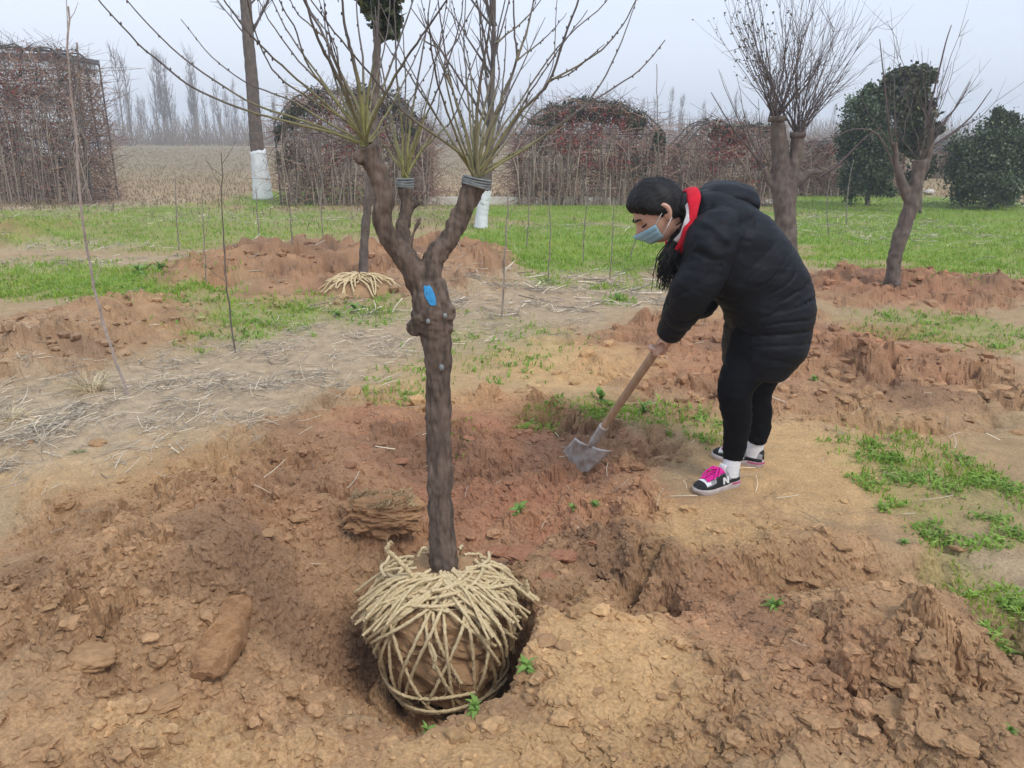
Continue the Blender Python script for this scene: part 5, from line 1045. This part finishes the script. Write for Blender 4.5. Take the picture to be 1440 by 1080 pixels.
    ad = (WRI - SHO) / np.linalg.norm(WRI - SHO); onarm = (np.linalg.norm(np.cross(V - SHO, ad), axis=1) < .15) & (V[:, 1] < 3.36); aw = np.sin(((V - SHO) @ ad) * 2 * math.pi / .07 + 2.5 * n3(V, .12, 11)); disp = np.where(onarm, .005 * aw * sst(.0, .25, n3(V, .2, 13)) + .009 * n3(V, .12, 5) + .003 * n3(V, .04, 7), disp)
    setV(me, V + N_ * disp[:, None]); coat = child('coat', shift(me), 'coat')
    # hood lying on the back
    mb = MB(); mb.add(*loft(resample([pv(978, 283, 3.56), pv(1000, 274, 3.56), pv(1025, 276, 3.58), pv(1047, 284, 3.60), pv(1060, 292, 3.60)], 16), np.array([[.25, 0, .97]] * 16), np.array([YA] * 16), np.array([.02, .045, .055, .06, .06, .06, .062, .066, .07, .072, .072, .07, .066, .058, .045, .02]), np.linspace(.13, .16, 16) * np.array([.6, .9] + [1] * 12 + [.85, .4]), 24))
    me = voxel(mb, 'hood', .008, 6); V = getV(me); setV(me, V + getN(me) * (.010 * n3(V, .08, 4))[:, None]); child('hood', shift(me), 'coat', coat)
    # red lined collar and fleece
    def ring(top, bot, Yc, wy, tr, sh, name, m, flat=.45, ru=.0):
        a = pv(*top, Yc); b = pv(*bot, Yc); c = (a + b) / 2; mj = (a - b) / 2; ax = np.array([-.98, 0, -.2]); th = np.linspace(0, 2 * math.pi, 49)[:-1]; V = []
        for t in th:
            o = c + math.cos(t) * mj + math.sin(t) * wy * YA; ro = math.cos(t) * mj / np.linalg.norm(mj) + math.sin(t) * YA; k = tr * (1 + ru * math.sin(7 * t) + (.5 * abs(math.cos(t)) if math.cos(t) < 0 else -.25 * (1 - math.cos(t)) * 2 * (name == 'red_lining')))
            for p in np.linspace(0, 2 * math.pi, 13)[:-1]: V.append(o + ax * math.cos(p) * k + ro * math.sin(p) * k * flat)
        n = 48; F = [[i * 12 + j, i * 12 + (j + 1) % 12, ((i + 1) % n) * 12 + (j + 1) % 12, ((i + 1) % n) * 12 + j] for i in range(n) for j in range(12)]; V = np.array(V) + ax * sh; child(name, mesh_np(name, V - ROOT, F, smooth=True), m, coat)
    ring((973, 267), (952, 357), 3.47, .150, .030, .004, 'red_lining', 'red', .4, .08); ring((974, 277), (958, 337), 3.468, .137, .023, .020, 'fleece_lining', 'fleece', .6, .1)
    # zip edge of the coat front, cuff rims
    for wv, ev in ((WRI, ELB), (WRI2, ELB2)):
        ax = (wv - ev) / np.linalg.norm(wv - ev); t = np.cross(ax, YA); t /= np.linalg.norm(t); u2 = np.cross(ax, t); th = np.linspace(0, 6.2832, 25); V, F = tube1(wv + ax * .012 + .050 * (np.cos(th)[:, None] * t + np.sin(th)[:, None] * u2), .010, 8); child('cuff', MB().add(V, F).mesh('cuff', ROOT, True), 'coat', coat)
    # leggings, shoes
    mb = MB()
    for L in LEGS: mb.add(*chain([p for p, r in L], [r for p, r in L], 20, 40))
    mb.add(*chain([pv(1066, 470, 3.42), pv(1076, 465, 3.58)], [.12, .12], 18, 10))
    me = voxel(mb, 'leggings', .008, 6); V = getV(me); setV(me, V + getN(me) * (.004 * n3(V * np.array([1, 1, 1.6]), .06, 2))[:, None]); child('leggings', shift(me), 'tights')
    for p, dv in FEET: shoe(p, dv)
def shoe(p, dv):
    sd = np.array([-dv[1], dv[0], 0]); up = np.array([0, 0, 1.]); ws = lambda V: p - ROOT + V[:, :1] * dv + V[:, 1:2] * sd + V[:, 2:] * up
    X = np.array([0, .012, .04, .075, .10, .13, .16, .19, .215, .238, .252]); Wd = np.array([.018, .030, .034, .033, .033, .037, .041, .043, .041, .033, .012]); Hh = np.array([.082, .092, .090, .088, .092, .088, .074, .062, .054, .046, .034]); n = 22; V = []
    for x, w, h in zip(X, Wd, Hh):
        for a in np.linspace(0, math.pi, n): V.append([x, w * np.sign(math.cos(a)) * abs(math.cos(a)) ** .7, .016 + (h - .016) * math.sin(a) ** .75])
    V = np.array(V); k = len(X); F = []; mi = []
    for i in range(k - 1):
        for j in range(n - 1):
            F.append([i * n + j, i * n + j + 1, (i + 1) * n + j + 1, (i + 1) * n + j]); x = (X[i] + X[i + 1]) / 2; s = min(j, n - 2 - j)
            mi.append(1 if (s < 3 and x > .15) or x > .225 or (i in (0, 1) and s > 4) or s < 2 or (.10 < x < .16 and s < 6) else (2 if (.18 < x < .225 and s >= 4) else 0))
    me = mesh_np('upper', ws(V), F, smooth=True); [me.materials.append(M[q]) for q in ('sneak', 'sneakb', 'sneakw')]; me.polygons.foreach_set('material_index', mi); sh = obj('shoe', me, None, PER, label='grey and black sneaker with bright pink laces')
    t = np.linspace(0, 2 * math.pi, 41)[:-1]; xs = .126 + .132 * np.cos(t); ww = np.interp(xs, X, Wd) + .005; ww = np.where(np.abs(np.sin(t)) < .35, ww * np.abs(np.sin(t)) / .35 * .9 + .0, ww) * np.sign(np.sin(t)); S = []
    for z, e in ((-.004, .97), (.002, 1.0), (.012, 1.03), (.022, 1.0), (.0225, .9)):
        S.append(np.c_[.126 + (xs - .126) * e, ww * e, np.full(40, z) + (.006 * (xs < .07) if z > .01 else 0) + np.maximum(xs - .2, 0) * .10])
    S = np.vstack(S); F = [[i * 40 + j, i * 40 + (j + 1) % 40, (i + 1) * 40 + (j + 1) % 40, (i + 1) * 40 + j] for i in range(4) for j in range(40)]; me = mesh_np('sole', ws(S), F, smooth=True); me.materials.append(M['sole']); me.materials.append(M['rose']); me.polygons.foreach_set('material_index', [1 if (i == 2 and xs[j] < .075) else 0 for i in range(4) for j in range(40)]); obj('sole', me, None, sh)
    hz = lambda x: np.interp(x, X, Hh)
    for i, x in enumerate(np.linspace(.115, .195, 7)):
        for e in (-1, 1):
            P = np.array([[x + e * .006 * q, .027 * q, hz(x) * (1 - .13 * q * q) + .004] for q in np.linspace(-1, 1, 8)]); V, F = tube1(P, .0052, 6); obj('lace', MB().add(ws(V), F).mesh('lace', (0, 0, 0), True), M['pink'], sh)
    for q in range(4):
        P = resample([[.118, 0, .098], [.13 + .01 * q, (-1) ** q * .022, .106 - .004 * q], [.15 + .012 * q, (-1) ** q * .034, .076 - .004 * q]], 8); V, F = tube1(P, .0042, 6); obj('lace', MB().add(ws(V), F).mesh('lace', (0, 0, 0), True), M['pink'], sh)
    for e in (-1, 1):                                        # the white letter N on each side
        y = lambda z, x: e * (np.interp(x, X, Wd) * (1 - .10 * ((z - .02) / .06) ** 2) + .0035); bars = [((.088, .032), (.092, .066)), ((.092, .066), (.114, .032)) if e < 0 else ((.088, .032), (.118, .066)), ((.114, .032), (.118, .066))]; mb = MB()
        for (x0, z0), (x1, z1) in bars:
            q = .0048; mb.add([[x0 - q, y(z0, x0), z0], [x0 + q, y(z0, x0), z0], [x1 + q, y(z1, x1), z1], [x1 - q, y(z1, x1), z1], [x0 - q, y(z0, x0) - e * .004, z0], [x0 + q, y(z0, x0) - e * .004, z0], [x1 + q, y(z1, x1) - e * .004, z1], [x1 - q, y(z1, x1) - e * .004, z1]], [[0, 1, 2, 3], [0, 4, 5, 1], [1, 5, 6, 2], [2, 6, 7, 3], [3, 7, 4, 0]])
        mb.V = [ws(v) for v in mb.V]; obj('letter', mb.mesh('letter'), M['sneakw'], sh, label='white letter N')
    V, F = tube1(np.array([[.050, 0, .05], [.047, 0, .08], [.041, 0, .115], [.036, 0, .145]]), np.array([.040, .040, .039, .037]), 18); obj('sock', MB().add(ws(V), F).mesh('sock', (0, 0, 0), True), M['sock'], sh)
    P = resample([[.100, 0, .078], [.098, 0, .10], [.09, 0, .113]], 6); V, F = loft(P, np.array([[0, 1., 0]] * 6), np.array([[1., 0, .3]] * 6), np.full(6, .022), np.full(6, .006), 14); obj('tongue', MB().add(ws(V), F).mesh('tongue', (0, 0, 0), True), M['sneakw'], sh)
def dirn(a, b): v = G(*b) - G(*a); v[2] = 0; return v / np.linalg.norm(v)
n_heel, f_heel = G(1036, 679), G(1072, 656)
FEET = [(n_heel, dirn((1036, 679), (974, 695))), (f_heel, dirn((1072, 656), (1003, 641)))]
na = n_heel + FEET[0][1] * .038 + [0, 0, .125]; fa = f_heel + FEET[1][1] * .038 + [0, 0, .125]
LEGS = [[(pv(1070, 465, 3.42), .125), (pv(1052, 510, 3.40), .105), (pv(1034, 548, 3.36), .080), (pv(1037, 592, 3.38), .066), ((pv(1034, 620, 3.4) + na) / 2, .051), (na, .043)],
        [(pv(1085, 465, 3.58), .12), (pv(1076, 510, 3.6), .10), (pv(1064, 550, 3.60), .076), (pv(1067, 590, 3.62), .063), ((pv(1066, 610, 3.62) + fa) / 2, .051), (fa, .043)]]
person()

# ------------------------------------------------------------------ shovel
def shovel():
    b = np.array(BLD); t = thing('shovel', (b[0], b[1], Hp(b[0], b[1])), 'square steel shovel with a pale wooden handle held by the woman', 'shovel'); dn = np.array(t.location)
    P = resample([BLD + AX * .06, BLD + AX * .3, HND, HTOP], 24); V, F = closed_tube(P, np.linspace(.0185, .022, 24), 16); obj('handle', MB().add(V, F).mesh('handle', dn, True), M['wood'], t)
    V, F = closed_tube(resample([BLD - AX * .05, BLD + AX * .0, BLD + AX * .09, BLD + AX * .12], 12), np.array([.006, .010, .014, .018, .021, .0225, .023, .0235, .024, .0242, .0244, .0246]), 16); obj('socket', MB().add(V, F).mesh('socket', dn, True), M['steel'], t, label='worn grey steel socket')
    s0 = pv(806, 619, 3.80); s1 = pv(857, 637, 3.66); e0 = G(774, 654, -.16); e1 = G(824, 668, -.10); nu, nv = 16, 16; V = []
    nrm = np.cross(s1 - s0, e0 - s0); nrm /= np.linalg.norm(nrm); nrm = nrm if nrm[2] > 0 else -nrm
    for i in range(nu):
        for j in range(nv):
            u = i / (nu - 1); v = j / (nv - 1); p = (s0 * (1 - v) + s1 * v) * (1 - u) + (e0 * (1 - v) + e1 * v) * u; cv = .022 * (2 * v - 1) ** 2 + .012 * (2 * u - 1) ** 2 * 0 ; cv += .010 * math.exp(-((v - .5) / .12) ** 2) * max(0, 1 - u * 1.6); V.append(p + nrm * cv)
    F = [[i * nv + j, i * nv + j + 1, (i + 1) * nv + j + 1, (i + 1) * nv + j] for i in range(nu - 1) for j in range(nv - 1)]; o = obj('blade', mesh_np('blade', np.array(V) - dn, F, smooth=True), M['steel'], t); m = o.modifiers.new('s', 'SOLIDIFY'); m.thickness = .004
shovel()

# ------------------------------------------------------------------ thin spring haze
def haze():
    V, F = box((0, 0, 0), (760, 760, 1)); V[:, 2] = np.where(V[:, 2] < 0, -2.0, 16.0)
    m = bpy.data.materials.new('haze'); m.use_nodes = True; N = m.node_tree; N.nodes.remove(N.nodes['Principled BSDF']); v = N.nodes.new('ShaderNodeVolumePrincipled'); v.inputs['Color'].default_value = (.93, .96, 1, 1); v.inputs['Density'].default_value = .0030; N.links.new(v.outputs[0], N.nodes['Material Output'].inputs['Volume'])
    obj('haze', MB().add(V, F).mesh('haze'), m, kind='stuff', label='thin pale haze over the field', category='haze')
haze()
